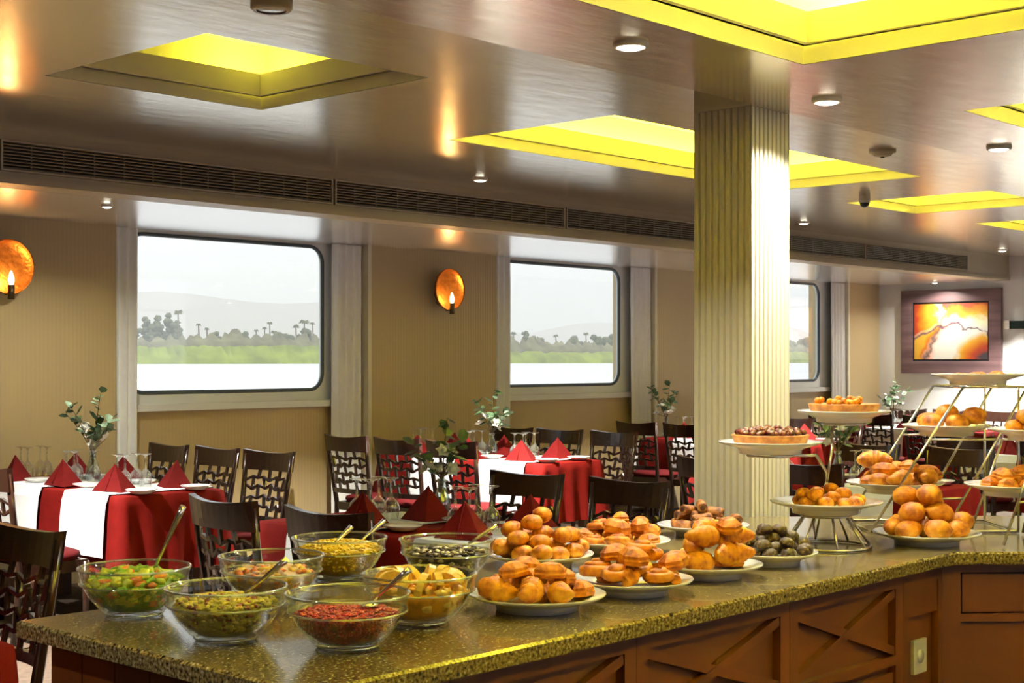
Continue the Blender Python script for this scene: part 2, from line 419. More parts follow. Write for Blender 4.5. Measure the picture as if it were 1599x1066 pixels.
def coffer(name, h, z, label, lights):
    x0, x1, y0, y1 = h; r = tag(empty(name, (0, 0, 0)), label, 'ceiling recess', None, 'structure')
    def ring(a, z0, z1, nm, mat, t=.02):
        for bx in ((x0 + a - t, x1 - a + t, y0 + a - t, y0 + a), (x0 + a - t, x1 - a + t, y1 - a, y1 - a + t), (x0 + a - t, x0 + a, y0 + a, y1 - a), (x1 - a, x1 - a + t, y0 + a, y1 - a)):
            MB().box(*bx, z0, z1).build(nm, mat, r)
    ring(0.0, z + .0015, z + .075, 'riser', 'coffer')
    ring(0.035, z + .06, z + .16, 'inner_riser', 'coffer')
    e = .16; zt = z + .34
    ring(-e, z + .06, zt, 'cove_side', 'cove')
    MB().box(x0 - e, x1 + e, y0 - e, y1 + e, zt, zt + .02).build('cove_panel', 'cove', r)
    for bx in ((x0 - e, x1 + e, y0 - e, y0), (x0 - e, x1 + e, y1, y1 + e), (x0 - e, x0, y0, y1), (x1, x1 + e, y0, y1)):
        MB().box(*bx, z + .06, z + .07).build('cove_ledge', 'coffer', r)
    for (lx, ly, sx, sy, p) in lights:
        area_light(light_name('cove_strip', [(lx + sx * t, ly + sy * t, z + .1) for t in (-.5, -.25, 0, .25, .5)]), (lx, ly, z + .10), sx, sy, (PI, 0, 0), p, (1.0, 0.88, 0.05))
def strips(h, p):
    x0, x1, y0, y1 = h; g = .09; ps = p
    return [((x0 + x1) / 2, y0 - g, x1 - x0, .05, ps * (x1 - x0)), ((x0 + x1) / 2, y1 + g, x1 - x0, .05, ps * (x1 - x0)),
            (x0 - g, (y0 + y1) / 2, .05, y1 - y0, ps * (y1 - y0)), (x1 + g, (y0 + y1) / 2, .05, y1 - y0, ps * (y1 - y0))]
c1 = CB[0]
coffer('trim_2', c1, ZB, 'square ceiling recess with a single yellow lit corner', [(c1[1] + .07, c1[3] - .05, .06, .2, 0.8), (c1[1] - .1, c1[3] + .07, .2, .06, 0.8)])
coffer('trim_3', CB[1], ZB, 'long ceiling recess glowing pale yellow beside the column', strips(CB[1], 6))
coffer('trim_4', CB[2], ZB, 'small square ceiling recess glowing yellow beyond the column', strips(CB[2], 5))
coffer('trim_5', CB[3], ZB, 'square yellow ceiling recess closest to the painting', strips(CB[3], 5))
coffer('trim_6', CC[0], ZC, 'large bright yellow ceiling recess over the salad bowls', strips(CC[0], 18))
coffer('trim_7', CC[1], ZC, 'large yellow ceiling recess beyond the pastry stands', strips(CC[1], 13))
# bulkhead with air grilles
XBE = 14.85
bh = tag(empty('trim_8', (0, 0, 0)), 'beige bulkhead carrying the long air grille', 'bulkhead', None, 'structure')
MB().box(XS, XE, YB, YB + .2, 2.617, ZB + .02).build('upper_fascia', 'bulkhead', bh)
MB().box(XS, XE, YB, YB + .2, ZN, 2.453).build('lower_fascia', 'bulkhead', bh)
MB().box(XS, XE, YB + .12, YB + .2, 2.453, 2.617).build('plenum_back', 'duct', bh)
MB().box(XBE, XE, YB, YB + .12, 2.453, 2.617).build('end_fascia', 'bulkhead', bh)
MB().box(XS, XE, YB - .012, YB, ZN, ZN + .035).build('moulding', 'bulkhead', bh)
gx = [XS, 3.66, 5.9, 8.14, 10.38, 12.62, XBE]
for i in range(len(gx) - 1):
    a, b_ = gx[i] + .008, gx[i + 1] - .008
    g = tag(empty('air_grille', ((a + b_) / 2, YB, 2.453)), 'long grey slatted air grille section set in the bulkhead', 'air vent', 'air grilles along the bulkhead')
    L = (b_ - a) / 2
    f = MB()
    for z0, z1 in ((0.002, .012), (.152, .162)): f.box(-L, L, -.006, .02, z0, z1)
    for x0, x1 in ((-L, -L + .012), (L - .012, L)): f.box(x0, x1, -.006, .02, .012, .152)
    f.build('frame', 'grille', g)
    sl = MB().bar((-L + .012, .012, 0), (L - .012, .012, 0), .020, .004, up=(0, -.45, 1)).mesh('slat', MT['grille'])
    for k in range(8):
        o = bpy.data.objects.new('slat', sl); COL.objects.link(o); o.parent = g; o.location = (0, 0, .022 + k * .0172)
    mu = MB().box(-.002, .002, .018, .030, .012, .152).mesh('mullion', MT['grille'])
    for k in range(1, 12):
        o = bpy.data.objects.new('mullion', mu); COL.objects.link(o); o.parent = g; o.location = (-L + 2 * L * k / 12, 0, 0)
# column -----------------------------------------------------------
CX0, CY0, CW = 4.552, 2.985, 0.262
col = tag(empty('column', (CX0 + CW / 2, CY0 + CW / 2, 0)), 'cream square column with vertical fluting behind the counter', 'column', None, 'structure')
def fluted(w, n, d):
    h = w / 2; out = []; sp = w / n
    side = []
    for k in range(n):
        a = -h + k * sp
        side += [(a + sp * .02, 0), (a + sp * .62, 0), (a + sp * .70, d), (a + sp * .94, d)]
    for q in range(4):
        R = Matrix.Rotation(q * PI / 2, 2)
        for t, dd in side: out.append(tuple(R @ Vector((t, -h + dd))))
    return out
MB().prism(fluted(CW, 9, .014), 0, ZC - .002).build('shaft', 'cream', col)
MB().box(-CW / 2, CW / 2, -CW / 2, CW / 2, ZC, ZB).build('capital', 'cream', col)

# ------------------------------------------------------------------ outside
ZWATER = EYE - 0.95
rm = M('pale_river_water', (0.80, 0.79, 0.78), 0.3, var=0.05, scale=0.05, bump=0.25, bscale=0.4)
struct(MB().add([(-1500, 9.6, ZWATER), (3000, 9.6, ZWATER), (3000, 460, ZWATER), (-1500, 460, ZWATER)], [(0, 1, 2, 3)]).build('river', rm), 'pale river water outside the windows', 'river')
MT['reed'] = M('bright_reeds', (0.30, 0.36, 0.035), 0.9, var=0.35, scale=0.09, stretch=(1, 1, 2))
MT['brush'] = M('olive_brush', (0.25, 0.23, 0.11), 0.9, var=0.4, scale=0.12, stretch=(1, 1, 2))
MT['tree'] = M('green_tree_crown', (0.13, 0.15, 0.06), 0.9, var=0.3, scale=0.3)
MT['trunk'] = M('grey_brown_trunk', (0.20, 0.15, 0.10), 0.9)
MT['hill'] = M('dry_hill_rock', (0.50, 0.43, 0.34), 1.0, var=0.08, scale=0.002)
rn = random.Random(3)
def ridge(x0, x1, step, prof, smooth=True):
    """strip terrain; prof(x) gives a list of (y, z)"""
    b = MB(); rows = []; x = x0
    while x <= x1: rows.append([(x, y, z) for y, z in prof(x)]); x += step
    m = len(rows[0]); vv = [p for r in rows for p in r]
    fs = [(i * m + k, (i + 1) * m + k, (i + 1) * m + k + 1, i * m + k + 1) for i in range(len(rows) - 1) for k in range(m - 1)]
    return b.add(vv, fs, smooth)
YBK = 450.0
struct(ridge(-1500, 3000, 60, lambda x: [(YBK - 1, ZWATER - .5), (YBK + 8, ZWATER + 1.5), (YBK + 60, ZWATER + 4), (YBK + 2700, ZWATER + 6)]).build('riverbank', 'brush'), 'low green far bank of the river', 'riverbank')
rb = ridge(-100, 1500, 1.6, lambda x: [(YBK + rn.uniform(-1, 1), ZWATER - .3), (YBK + 1 + rn.uniform(-1, 1), ZWATER + 2.5 + rn.uniform(-.5, .5)), (YBK + 5 + rn.uniform(-2, 2), ZWATER + 6.3 + 1.0 * math.sin(x * .021) + rn.uniform(-.6, .5)), (YBK + 12, ZWATER + 3)])
tag(rb.build('reeds', 'reed'), 'bright green reeds along the waterline of the far bank', 'reeds', None, 'stuff')
rb = ridge(-100, 1600, 1.8, lambda x: [(YBK + 14, ZWATER + 1), (YBK + 16 + rn.uniform(-1, 1), ZWATER + 8.4 + rn.uniform(-1.2, 1.2)), (YBK + 19, ZWATER + 10.6 + rn.uniform(-2.2, 2.0) + 1.2 * math.sin(x * .04)), (YBK + 22, ZWATER + 3)])
tag(rb.build('undergrowth', 'brush'), 'olive scrub behind the reeds on the far bank', 'undergrowth', None, 'stuff')
hl = ridge(-1000, 9000, 120, lambda x: [(2900, 0), (3300, 60 + 20 * math.sin(x * .004)), (3900, 175 + 48 * math.sin(x * .0023 + .9) + 26 * math.sin(x * .0057)), (4600, 30)])
struct(hl.build('hills', 'hill'), 'pale hazy hills beyond the far bank', 'hills')
hz = bpy.data.materials.new('river_haze'); hz.use_nodes = True; hz.node_tree.nodes.clear()
ho = hz.node_tree.nodes.new('ShaderNodeOutputMaterial'); hs = hz.node_tree.nodes.new('ShaderNodeVolumeScatter')
hs.inputs['Color'].default_value = (1, 1, 1, 1); hs.inputs['Density'].default_value = 0.00035
hz.node_tree.links.new(hs.outputs[0], ho.inputs['Volume'])
tag(MB().box(-2500, 10000, 40, 5200, ZWATER + .2, 320).build('haze', hz), 'pale haze hanging over the river, far bank and hills', 'haze', None, 'stuff')
def tree(px, top, wpx, kind, label, dy=20):
    Y = YBK + dy; a, b, v = ray(px, 0); d = Y / b; h = (YH - top) / F * d + .95; w = wpx / F * d
    r = empty('palm_tree' if kind == 'palm' else 'tree', (a * d, Y, ZWATER + 2)); h -= 2
    tag(r, label, 'tree', 'trees on the far bank')
    if kind == 'palm':
        MB().tube([(0, 0, 0), (.3, 0, h * .5), (0, 0, h * .9)], [.45, .35, .3], 6).build('trunk', 'trunk', r)
        b = MB()
        for k in range(16):
            an = 2 * PI * k / 16; L = w * .55 * rn.uniform(.8, 1.1); up = rn.uniform(.2, 1.3)
            c, s_ = math.cos(an), math.sin(an); z = h * .9; side = Vector((-s_, c, 0)) * w * .13
            pts = [Vector((0, 0, z)), Vector((c * L * .5, s_ * L * .5, z + L * .4 * up)), Vector((c * L, s_ * L, z + L * .3 * up - L * .45))]
            b.add([pts[0], pts[1] - side, pts[1] + side, pts[2], pts[1] + Vector((0, 0, .3))], [(0, 1, 4), (0, 4, 2), (1, 3, 4), (4, 3, 2)])
        b.build('crown', 'tree', r)
    else:
        MB().tube([(0, 0, 0), (0, 0, h * .5)], [.5, .35], 6).build('trunk', 'trunk', r)
        b = MB()
        for k in range(16):
            an = rn.uniform(0, 2 * PI); q = rn.uniform(0, .4) * w; rr = rn.uniform(.17, .28) * w
            b.blob((q * math.cos(an), q * math.sin(an), (h - rr * .85) * (1 if k == 0 else rn.uniform(.3, .97))), rr, rr, rr * .85, 8, 6, .22, rn)
        b.build('crown', 'tree', r)
for ti, (px, top, wpx, kind) in enumerate(((228, 494, 20, 'round'), (246, 492, 24, 'round'), (262, 488, 26, 'round'), (278, 481, 16, 'palm'), (280, 500, 20, 'round'), (240, 512, 34, 'round'), (270, 510, 34, 'round'),
        (310, 502, 9, 'palm'), (323, 509, 8, 'palm'), (368, 511, 9, 'palm'), (383, 517, 22, 'round'), (400, 512, 8, 'palm'), (413, 508, 9, 'palm'), (421, 499, 10, 'palm'), (428, 515, 12, 'palm'),
        (462, 505, 12, 'palm'), (475, 498, 18, 'palm'), (488, 500, 9, 'palm'), (476, 512, 26, 'round'), (340, 517, 26, 'round'), (445, 518, 28, 'round'), (212, 512, 20, 'round'),
        (802, 517, 10, 'palm'), (822, 516, 14, 'round'), (840, 524, 26, 'round'), (868, 521, 10, 'palm'), (895, 524, 30, 'round'), (915, 518, 10, 'palm'), (935, 522, 30, 'round'), (955, 520, 22, 'round'),
        (1232, 528, 30, 'round'), (1258, 526, 28, 'round'))):
    tree(px, top, wpx, kind, dy=32 + 14 * (ti % 7), label={'palm': 'hazy tall palm with a feathery crown on the far bank', 'round': 'hazy olive bushy tree rising above the far bank scrub'}[kind])

# ------------------------------------------------------------------ curtains
def curtain(x0, x1, label):
    n = 60; L = x1 - x0; vv = []; ph = rn.uniform(0, 6)
    zs = [0.04, .5, 1.0, 1.6, 2.1, ZN - .004]
    for z in zs:
        for i in range(n + 1):
            t = i / n
            vv.append((t * L, .022 * math.sin(t * L * 2 * PI / .075 + ph + .25 * math.sin(z * 2)) * (1.0 if z < 2.3 else .7), z))
    b = MB(); m = n + 1; k = len(zs)
    b.add(vv + [(x, y + .004, z) for x, y, z in vv],
          [(r * m + i, r * m + i + 1, (r + 1) * m + i + 1, (r + 1) * m + i) for r in range(k - 1) for i in range(n)] +
          [(k * m + r * m + i, k * m + (r + 1) * m + i, k * m + (r + 1) * m + i + 1, k * m + r * m + i + 1) for r in range(k - 1) for i in range(n)], True)
    o = b.build('curtain', 'curtain', None, (x0, YG - .105, 0)); tag(o, label, 'curtain', 'white curtains beside the windows')
wl = ['window that shows the tall palms', 'window between sconce and column', 'window closest to the painting']
for k, c in enumerate(CEN):
    curtain(c - HALF + .015, c - HALF + .20, 'white sheer curtain gathered on the entrance side of the ' + wl[k])
    curtain(c + HALF - .345, c + HALF - .04, 'white sheer curtain gathered on the painting side of the ' + wl[k])
    struct(MB().box(c + HALF - .025, c + HALF + .012, YW - .012, YG - .02, 0, ZN).build('trim_%d' % (9 + k), 'cream'), 'cream corner trim of the window bay', 'trim')

# ------------------------------------------------------------------ wall lamps, painting, sign
def sconce(x, z, label):
    r = tag(empty('wall_sconce', (x, YW, z)), label, 'wall lamp', 'copper wall sconces')
    R = .175; prof = []
    for k in range(9):
        t = k / 8; prof.append((R * math.sin(t * PI / 2), .10 * (1 - math.cos(t * PI / 2)) ** 1.0))
    full = [(q, h + .0) for q, h in prof] + [(q * .985, h + .006) for q, h in prof[::-1]]
    rot = Matrix.Translation((0, -.045, .05)) @ Matrix.Rotation(math.radians(90), 4, 'X')
    MB().lathe(full, 28, rot, sx=.97, sy=1.0).build('dish', 'copper', r)
    MB().tube([(0, 0, -.04), (0, -.04, -.06)], .03, 14).build('wall_plate', 'bronze', r)
    MB().tube([(0, -.03, -.05), (.0, -.10, -.12), (.0, -.16, -.115)], .009, 8).build('arm', 'bronze', r)
    MB().tube([(0, -.165, -.155), (0, -.165, -.065)], .021, 12).build('candle_socket', 'bronze', r)
    MB().lathe([(.001, -.065), (.014, -.062), (.019, -.035), (.015, -.01), (.006, .018), (.001, .025)], 12, Matrix.Translation((0, -.165, 0))).build('bulb', 'bulb', r)
    l = bpy.data.lights.new('sconce_light', 'POINT'); l.energy = 1.8; l.color = (1, .55, .18); l.shadow_soft_size = .03
    lo = bpy.data.objects.new('sconce_light', l); COL.objects.link(lo); lo.location = (x, YW - .125, z - .01)
s2 = at_Y(684, 462, YW)
sconce(s2.x, s2.z, 'copper dish wall sconce between two window bays')
sconce(s2.x - 3.90, s2.z, 'copper dish wall sconce on the pier beside the palm window')
p0, p1 = at_X(1410, 454, XE), at_X(1566, 584, XE)
pw, phh = abs(p1.y - p0.y), .5 * ((at_X(1410, 454, XE).z - at_X(1413, 583, XE).z) + (at_X(1565, 452, XE).z - at_X(1565, 585, XE).z))
pc = Vector((XE, (p0.y + p1.y) / 2, (at_X(1410, 454, XE).z + at_X(1413, 583, XE).z) / 2))
pt = tag(empty('painting', pc), 'abstract painting in orange, white and black in a wide plum-brown frame', 'painting')
def art_mat():
    m, nt, b, out = new_mat('abstract_canvas'); b.inputs['Roughness'].default_value = .5
    tc = nt.nodes.new('ShaderNodeTexCoord'); sep = nt.nodes.new('ShaderNodeSeparateXYZ'); nt.links.new(tc.outputs['Generated'], sep.inputs[0])
    nz = nt.nodes.new('ShaderNodeTexNoise'); nz.inputs['Scale'].default_value = 5.5; nz.inputs['Detail'].default_value = 8; nt.links.new(tc.outputs['Generated'], nz.inputs['Vector'])
    def mth(op, a, c, clamp=False):
        n = nt.nodes.new('ShaderNodeMath'); n.operation = op; n.use_clamp = clamp
        for i, q in enumerate((a, c)):
            if q is None: continue
            if isinstance(q, (int, float)): n.inputs[i].default_value = q
            else: nt.links.new(q, n.inputs[i])
        return n.outputs[0]
    U = mth('SUBTRACT', 1.0, sep.outputs['Y']); V = sep.outputs['Z']
    N = mth('MULTIPLY', mth('SUBTRACT', nz.outputs[0], .5), .34)
    U2 = mth('ADD', U, N); V2 = mth('ADD', V, N)
    def ramp(x, stops):
        cr = nt.nodes.new('ShaderNodeValToRGB'); e = cr.color_ramp.elements
        e[0].position, e[0].color = stops[0][0], (*stops[0][1], 1); e[1].position, e[1].color = stops[-1][0], (*stops[-1][1], 1)
        for p, c in stops[1:-1]: q = e.new(p); q.color = (*c, 1)
        nt.links.new(x, cr.inputs[0]); return cr.outputs[0]
    def mix(f, a, c):
        n = nt.nodes.new('ShaderNodeMixRGB'); nt.links.new(f, n.inputs[0]); nt.links.new(a, n.inputs[1])
        if isinstance(c, tuple): n.inputs[2].default_value = (*c, 1)
        else: nt.links.new(c, n.inputs[2])
        return n.outputs[0]
    OR, YE, WH, RD, BK = (.60, .17, .005), (.66, .36, .03), (.68, .66, .58), (.40, .045, .015), (.03, .025, .03)
    dx = mth('SUBTRACT', U2, 1.0); dist = mth('SQRT', mth('ADD', mth('MULTIPLY', dx, dx), mth('MULTIPLY', V2, V2)), None)
    low = ramp(dist, [(.10, BK), (.20, RD), (.28, OR), (.38, YE), (.48, WH), (.72, WH), (.80, (.8, .45, .35)), (.86, OR), (.92, YE)])
    up = ramp(V2, [(.55, WH), (.68, (.8, .75, .5)), (.8, YE), (.92, OR), (1.0, RD)])
    upl = ramp(U2, [(.0, RD), (.12, OR), (.28, YE), (.4, WH)])
    arc = mth('ADD', .60, mth('MULTIPLY', mth('MULTIPLY', mth('SUBTRACT', U2, .55), mth('SUBTRACT', U2, .55)), -.75))
    side = mth('MULTIPLY', mth('SUBTRACT', V2, arc), 14.0, True)
    c = mix(side, low, up)
    lf = mth('MULTIPLY', mth('SUBTRACT', .42, U2), 10.0, True)
    c = mix(mth('MULTIPLY', lf, side), c, upl)
    band = mth('SUBTRACT', 1.0, mth('MULTIPLY', mth('ABSOLUTE', mth('SUBTRACT', V2, arc), None), 26.0), True)
    c = mix(band, c, (.10, .05, .10))
    dg = mth('SUBTRACT', U2, mth('ADD', .16, mth('MULTIPLY', V2, .32)))
    band2 = mth('MULTIPLY', mth('SUBTRACT', 1.0, mth('MULTIPLY', mth('ABSOLUTE', dg, None), 30.0), True), .85)
    c = mix(band2, c, (.06, .06, .06))
    nt.links.new(c, b.inputs['Base Color']); return m
MT['art'] = art_mat()
fw = .145
for y0, y1, z0, z1 in ((-pw / 2, pw / 2, -phh / 2, -phh / 2 + fw), (-pw / 2, pw / 2, phh / 2 - fw, phh / 2), (-pw / 2, -pw / 2 + fw, -phh / 2 + fw, phh / 2 - fw), (pw / 2 - fw, pw / 2, -phh / 2 + fw, phh / 2 - fw)):
    MB().box(-.05, -.002, y0, y1, z0, z1).build('frame', 'frame', pt)
MB().box(-.03, -.002, -pw / 2 + fw, pw / 2 - fw, -phh / 2 + fw, phh / 2 - fw).build('lip', 'frame_lip', pt)
MB().box(-.034, -.030, -pw / 2 + fw + .02, pw / 2 - fw - .02, -phh / 2 + fw + .02, phh / 2 - fw - .02).build('canvas', 'art', pt)
sg = at_X(1590, 507, XE)
r = tag(empty('wall_sign', (XE, sg.y, sg.z)), 'dark green rectangular sign with a white end on the end wall', 'sign')
MB().box(-.03, -.002, -.22, .09, -.045, .045).build('sign_panel', 'sign', r)
MB().box(-.035, -.002, .09, .165, -.05, .05).build('end_box', 'white_plastic', r)

# ------------------------------------------------------------------ ceiling fittings
def downlight(p, r, power, label, group, spread=2.6, lit=True, name='downlight'):
    d = tag(empty(name, p), label, 'ceiling light', group)
    MB().lathe([(r, 0), (r * 1.0, -.004), (r * .96, -.012), (r * .80, -.014), (r * .78, -.004)], 24).build('ring', 'white_plastic', d)
    MB().lathe([(r * .79, -.010), (r * .6, -.017), (r * .3, -.020), (.001, -.021)], 20).build('lens', 'lens' if lit else 'white_plastic', d)
    if power:
        l = bpy.data.lights.new('downlight_lamp', 'AREA'); l.shape = 'DISK'; l.size = r * 1.5; l.energy = power; l.color = (1, .945, .83); l.spread = spread
        l.name = light_name('downlight_lamp', [p]); o = bpy.data.objects.new(l.name, l); COL.objects.link(o); o.location = (p[0], p[1], p[2] - .026)
PD, SD = 9.0, 2.2      # buffet-type downlights: one lamp, one beam
for k, (px, py) in enumerate(((985, 68), (1291, 155), (1560, 229))):
    downlight(at_z(px, py, ZC), .055, PD, ['round downlight in the ceiling before the column, by the large yellow recess', 'round downlight in the ceiling just past the column', 'round downlight in the ceiling beside the far yellow buffet recess'][k], 'downlights over the buffet', SD)
yc = at_z(985, 68, ZC).y
for x in (0.3, -1.2, 7.7, 9.2, 10.7, 12.2, 13.7): downlight((x, yc, ZC), .055, PD, 'added unseen downlight over the aisle by the buffet', 'added downlights over the aisle', SD)  # out-of-view lamps added to light the room, carrying the buffet row on
for y in (-1.6, -4.0):
    for x in (-1, 2, 5, 8, 11, 14): downlight((x, y, ZC), .055, PD, 'added unseen downlight over the far side of the dining room', 'added downlights on the far side', SD)  # unseen lamp grid put in as general fill for the room
for k, (px, py) in enumerate(((750, 279), (1255, 347), (1565, 390))):
    downlight(at_z(px, py, ZB), .05, 95, ['small downlight beside the air grille, before the column', 'small downlight beside the air grille, past the column', 'small downlight beside the end of the air grille'][k], 'downlights along the grille', 1.75)
b0 = at_z(750, 279, ZB)
downlight((b0.x - 3.9, b0.y, ZB), .05, 95, 'small downlight beside the air grille above the palm window', 'downlights along the grille', 1.75)
for k, (px, py) in enumerate(((167, 320), (1460, 440))):
    downlight(at_z(px, py, ZN), .035, 8, ['tiny downlight in the low ceiling over the sconce beside the palm window', 'tiny downlight in the low ceiling by the painting'][k], 'downlights along the windows')
s = at_z(424, 3, ZB); r = tag(empty('ceiling_speaker', s), 'round surface-mounted ceiling fitting beside the square recess', 'ceiling fitting')
MB().lathe([(.07, 0), (.07, -.022), (.062, -.03), (.05, -.03)], 24).build('rim', 'white_plastic', r); MB().lathe([(.05, -.026), (.001, -.028)], 20).build('diffuser', 'china', r)
s = at_z(1378, 235, ZB); r = tag(empty('smoke_detector', s), 'flat round white smoke detector on the ceiling past the column', 'smoke detector')
MB().lathe([(.075, 0), (.075, -.012), (.06, -.016), (.05, -.03), (.03, -.035), (.001, -.036)], 24).build('body', 'white_plastic', r); MB().lathe([(.012, -.035), (.012, -.04), (.001, -.041)], 10).build('sensor', 'dark', r)
s = at_z(1350, 306, ZB); r = tag(empty('security_camera', s), 'small white dome camera hanging from the ceiling near the small recess', 'camera')
MB().lathe([(.04, 0), (.04, -.04), (.035, -.05)], 18).build('housing', 'white_plastic', r); MB().lathe([(.034, -.05), (.03, -.068), (.015, -.08), (.001, -.083)], 16).build('dome', 'sign', r)

# ------------------------------------------------------------------ chairs
def make_chair():
    r = tag(empty('dining_chair'), 'dark wooden dining chair', 'chair')
    HB, ZS = .93, .46
    def bx(z): return -.20 - .075 * max(0, z - .42) / .51      # lean of the back
    def hw(z): return .185 + .03 * max(0, z - .42) / .51       # half width, flaring upwards
    def bow(t): return -.035 * (1 - t * t)                      # plan curve of rails, t in -1..1
    for sy in (-1, 1):
        MB().tube([(-.23, sy * .175, 0), (-.205, sy * .183, .25), (-.2, sy * .185, .42), (bx(.7), sy * hw(.7), .7), (bx(.9), sy * hw(.9), .905)], [.016, .019, .02, .018, .016], 6).build('back_leg', 'chair', r)
        MB().tube([(.17, sy * .18, 0), (.17, sy * .18, .42)], [.014, .02], 6).build('leg', 'chair', r)
    # apron and seat
    b = MB()
    b.box(-.2, .18, -.185, -.165, .37, .43).box(-.2, .18, .165, .185, .37, .43).box(.16, .18, -.165, .165, .37, .43).box(-.21, -.19, -.165, .165, .37, .43)
    b.build('apron', 'chair', r)
    b = MB(); pr = [(.0, .432), (.2, .432), (.215, .445), (.21, .465), (.17, .478), (.0, .482)]
    b.lathe(pr, 28, sx=.97, sy=1.0); b.build('seat', 'seat', r)
    def rail(z0, z1, th, nm, crest):
        b = MB(); n = 10; vv = []
        for i in range(n + 1):
            t = -1 + 2 * i / n
            for z, top in ((z0, 0), (z1, 1)):
                y = t * (hw(z) + .014); x = bx(z) + bow(t); zz = z + (crest * (t * t) if top else 0)
                vv += [(x - th / 2, y, zz), (x + th / 2, y, zz)]
        fs = []
        for i in range(n):
            a, c = 4 * i, 4 * i + 4
            fs += [(a, c, c + 2, a + 2), (a + 1, a + 3, c + 3, c + 1), (a + 2, c + 2, c + 3, a + 3), (a, a + 1, c + 1, c)]
        fs += [(0, 2, 3, 1), (4 * n, 4 * n + 1, 4 * n + 3, 4 * n + 2)]
        b.add(vv, fs, False).build(nm, 'chair', r)
    rail(.81, .915, .030, 'top_rail', .018)
    rail(.50, .535, .02, 'lower_rail', 0)
    # openwork panel: irregular honeycomb of struts
    rr = random.Random(11); nr, nc = 5, 4; P = {}; zb, zt = .53, .82
    def node(c2, q):                                   # c2 in half columns, q row line
        if (c2, q) not in P:
            e = c2 in (0, 2 * nc); jx = 0 if e else rr.uniform(-.3, .3); jz = 0 if q in (0, nr) else rr.uniform(-.16, .16) + (.2 if (c2 + q) % 2 else -.2)
            P[c2, q] = ((c2 + jx) / nc - 1, zb + (zt - zb) * (q + jz) / nr)
        t, z = P[c2, q]; return Vector((bx(z) + bow(t), t * hw(z) * .97, z))
    b = MB()
    for q in range(nr):
        for c2 in range(2 * nc + 1):
            if (c2 + q) % 2 == 0 or c2 in (0, 2 * nc): b.bar(node(c2, q), node(c2, q + 1), .017, .014, up=(1, 0, 0))
    for q in range(1, nr):
        for c2 in range(2 * nc): b.bar(node(c2, q), node(c2 + 1, q), .014, .015, up=(1, 0, 0))
    b.build('openwork_panel', 'chair', r)
    return r
CH = Proto(make_chair())

# ------------------------------------------------------------------ table things
def make_glass():
    """wine glass standing upside down on its rim"""
    r = empty('wine_glass'); r['category'] = 'glass'
    MB().lathe([(.031, 0), (.036, .03), (.037, .055), (.03, .08), (.014, .096), (.006, .104), (.005, .165), (.01, .178), (.033, .185), (.033, .188), (.001, .188)], 18).build('bowl_and_stem', 'glass', r)
    return r
GL = Proto(make_glass())
def make_napkin():
    r = empty('folded_napkin'); r['category'] = 'napkin'
    b = MB(); h, w, d = .15, .115, .075
    A = [(-.0, -d * .2, h), (-w, -d, 0), (w, -d, 0), (w * .75, d, 0), (-w * .75, d, 0), (0, -d * 1.12, .004)]
    b.add(A, [(0, 1, 5), (0, 5, 2), (0, 2, 3), (0, 3, 4), (0, 4, 1), (1, 4, 3, 2, 5)]); b.build('fold', 'napkin', r)
    b = MB(); b.tube([(0, -d * 1.13, .006), (0, -d * .2 - .002, h)], [.004, .003], 5); b.build('crease', 'napkin', r)
    return r
NP = Proto(make_napkin())
def make_plate(rad, name='side_plate'):
    r = rad; o = MB().lathe([(.001, .004), (r * .55, .004), (r * .6, .0), (r * .66, .0), (r * .7, .006), (r, .020), (r, .023), (r * .68, .011), (r * .6, .008), (.001, .008)], 28).build(name, 'china')
    o['category'] = 'plate'; return o
SPL = Proto(make_plate(.085))
leafm = [MB().add([(0, 0, 0), (.016, -.017, .004), (.040, -.016, .006), (.055, 0, .002), (.040, .016, .006), (.016, .017, .004), (.028, 0, -.003)], [(0, 1, 6), (1, 2, 6), (2, 3, 6), (3, 4, 6), (4, 5, 6), (5, 0, 6)], True).mesh('leaf', MT[m]) for m in ('leaf', 'leaf_pale')]
def petals():
    b = MB()
    for k in range(6):
        a = k * PI / 3; R = Matrix.Rotation(a, 4, 'Z')
        b.add([(0, 0, 0), (.018, -.014, .010), (.036, 0, .014), (.018, .014, .010), (.02, 0, .004)], [(0, 1, 4), (1, 2, 4), (2, 3, 4), (3, 0, 4)], True, R)
    b.blob((0, 0, .012), .013, .013, .013, 8, 6); return b.mesh('flower', MT['petal'])
flowm = petals()
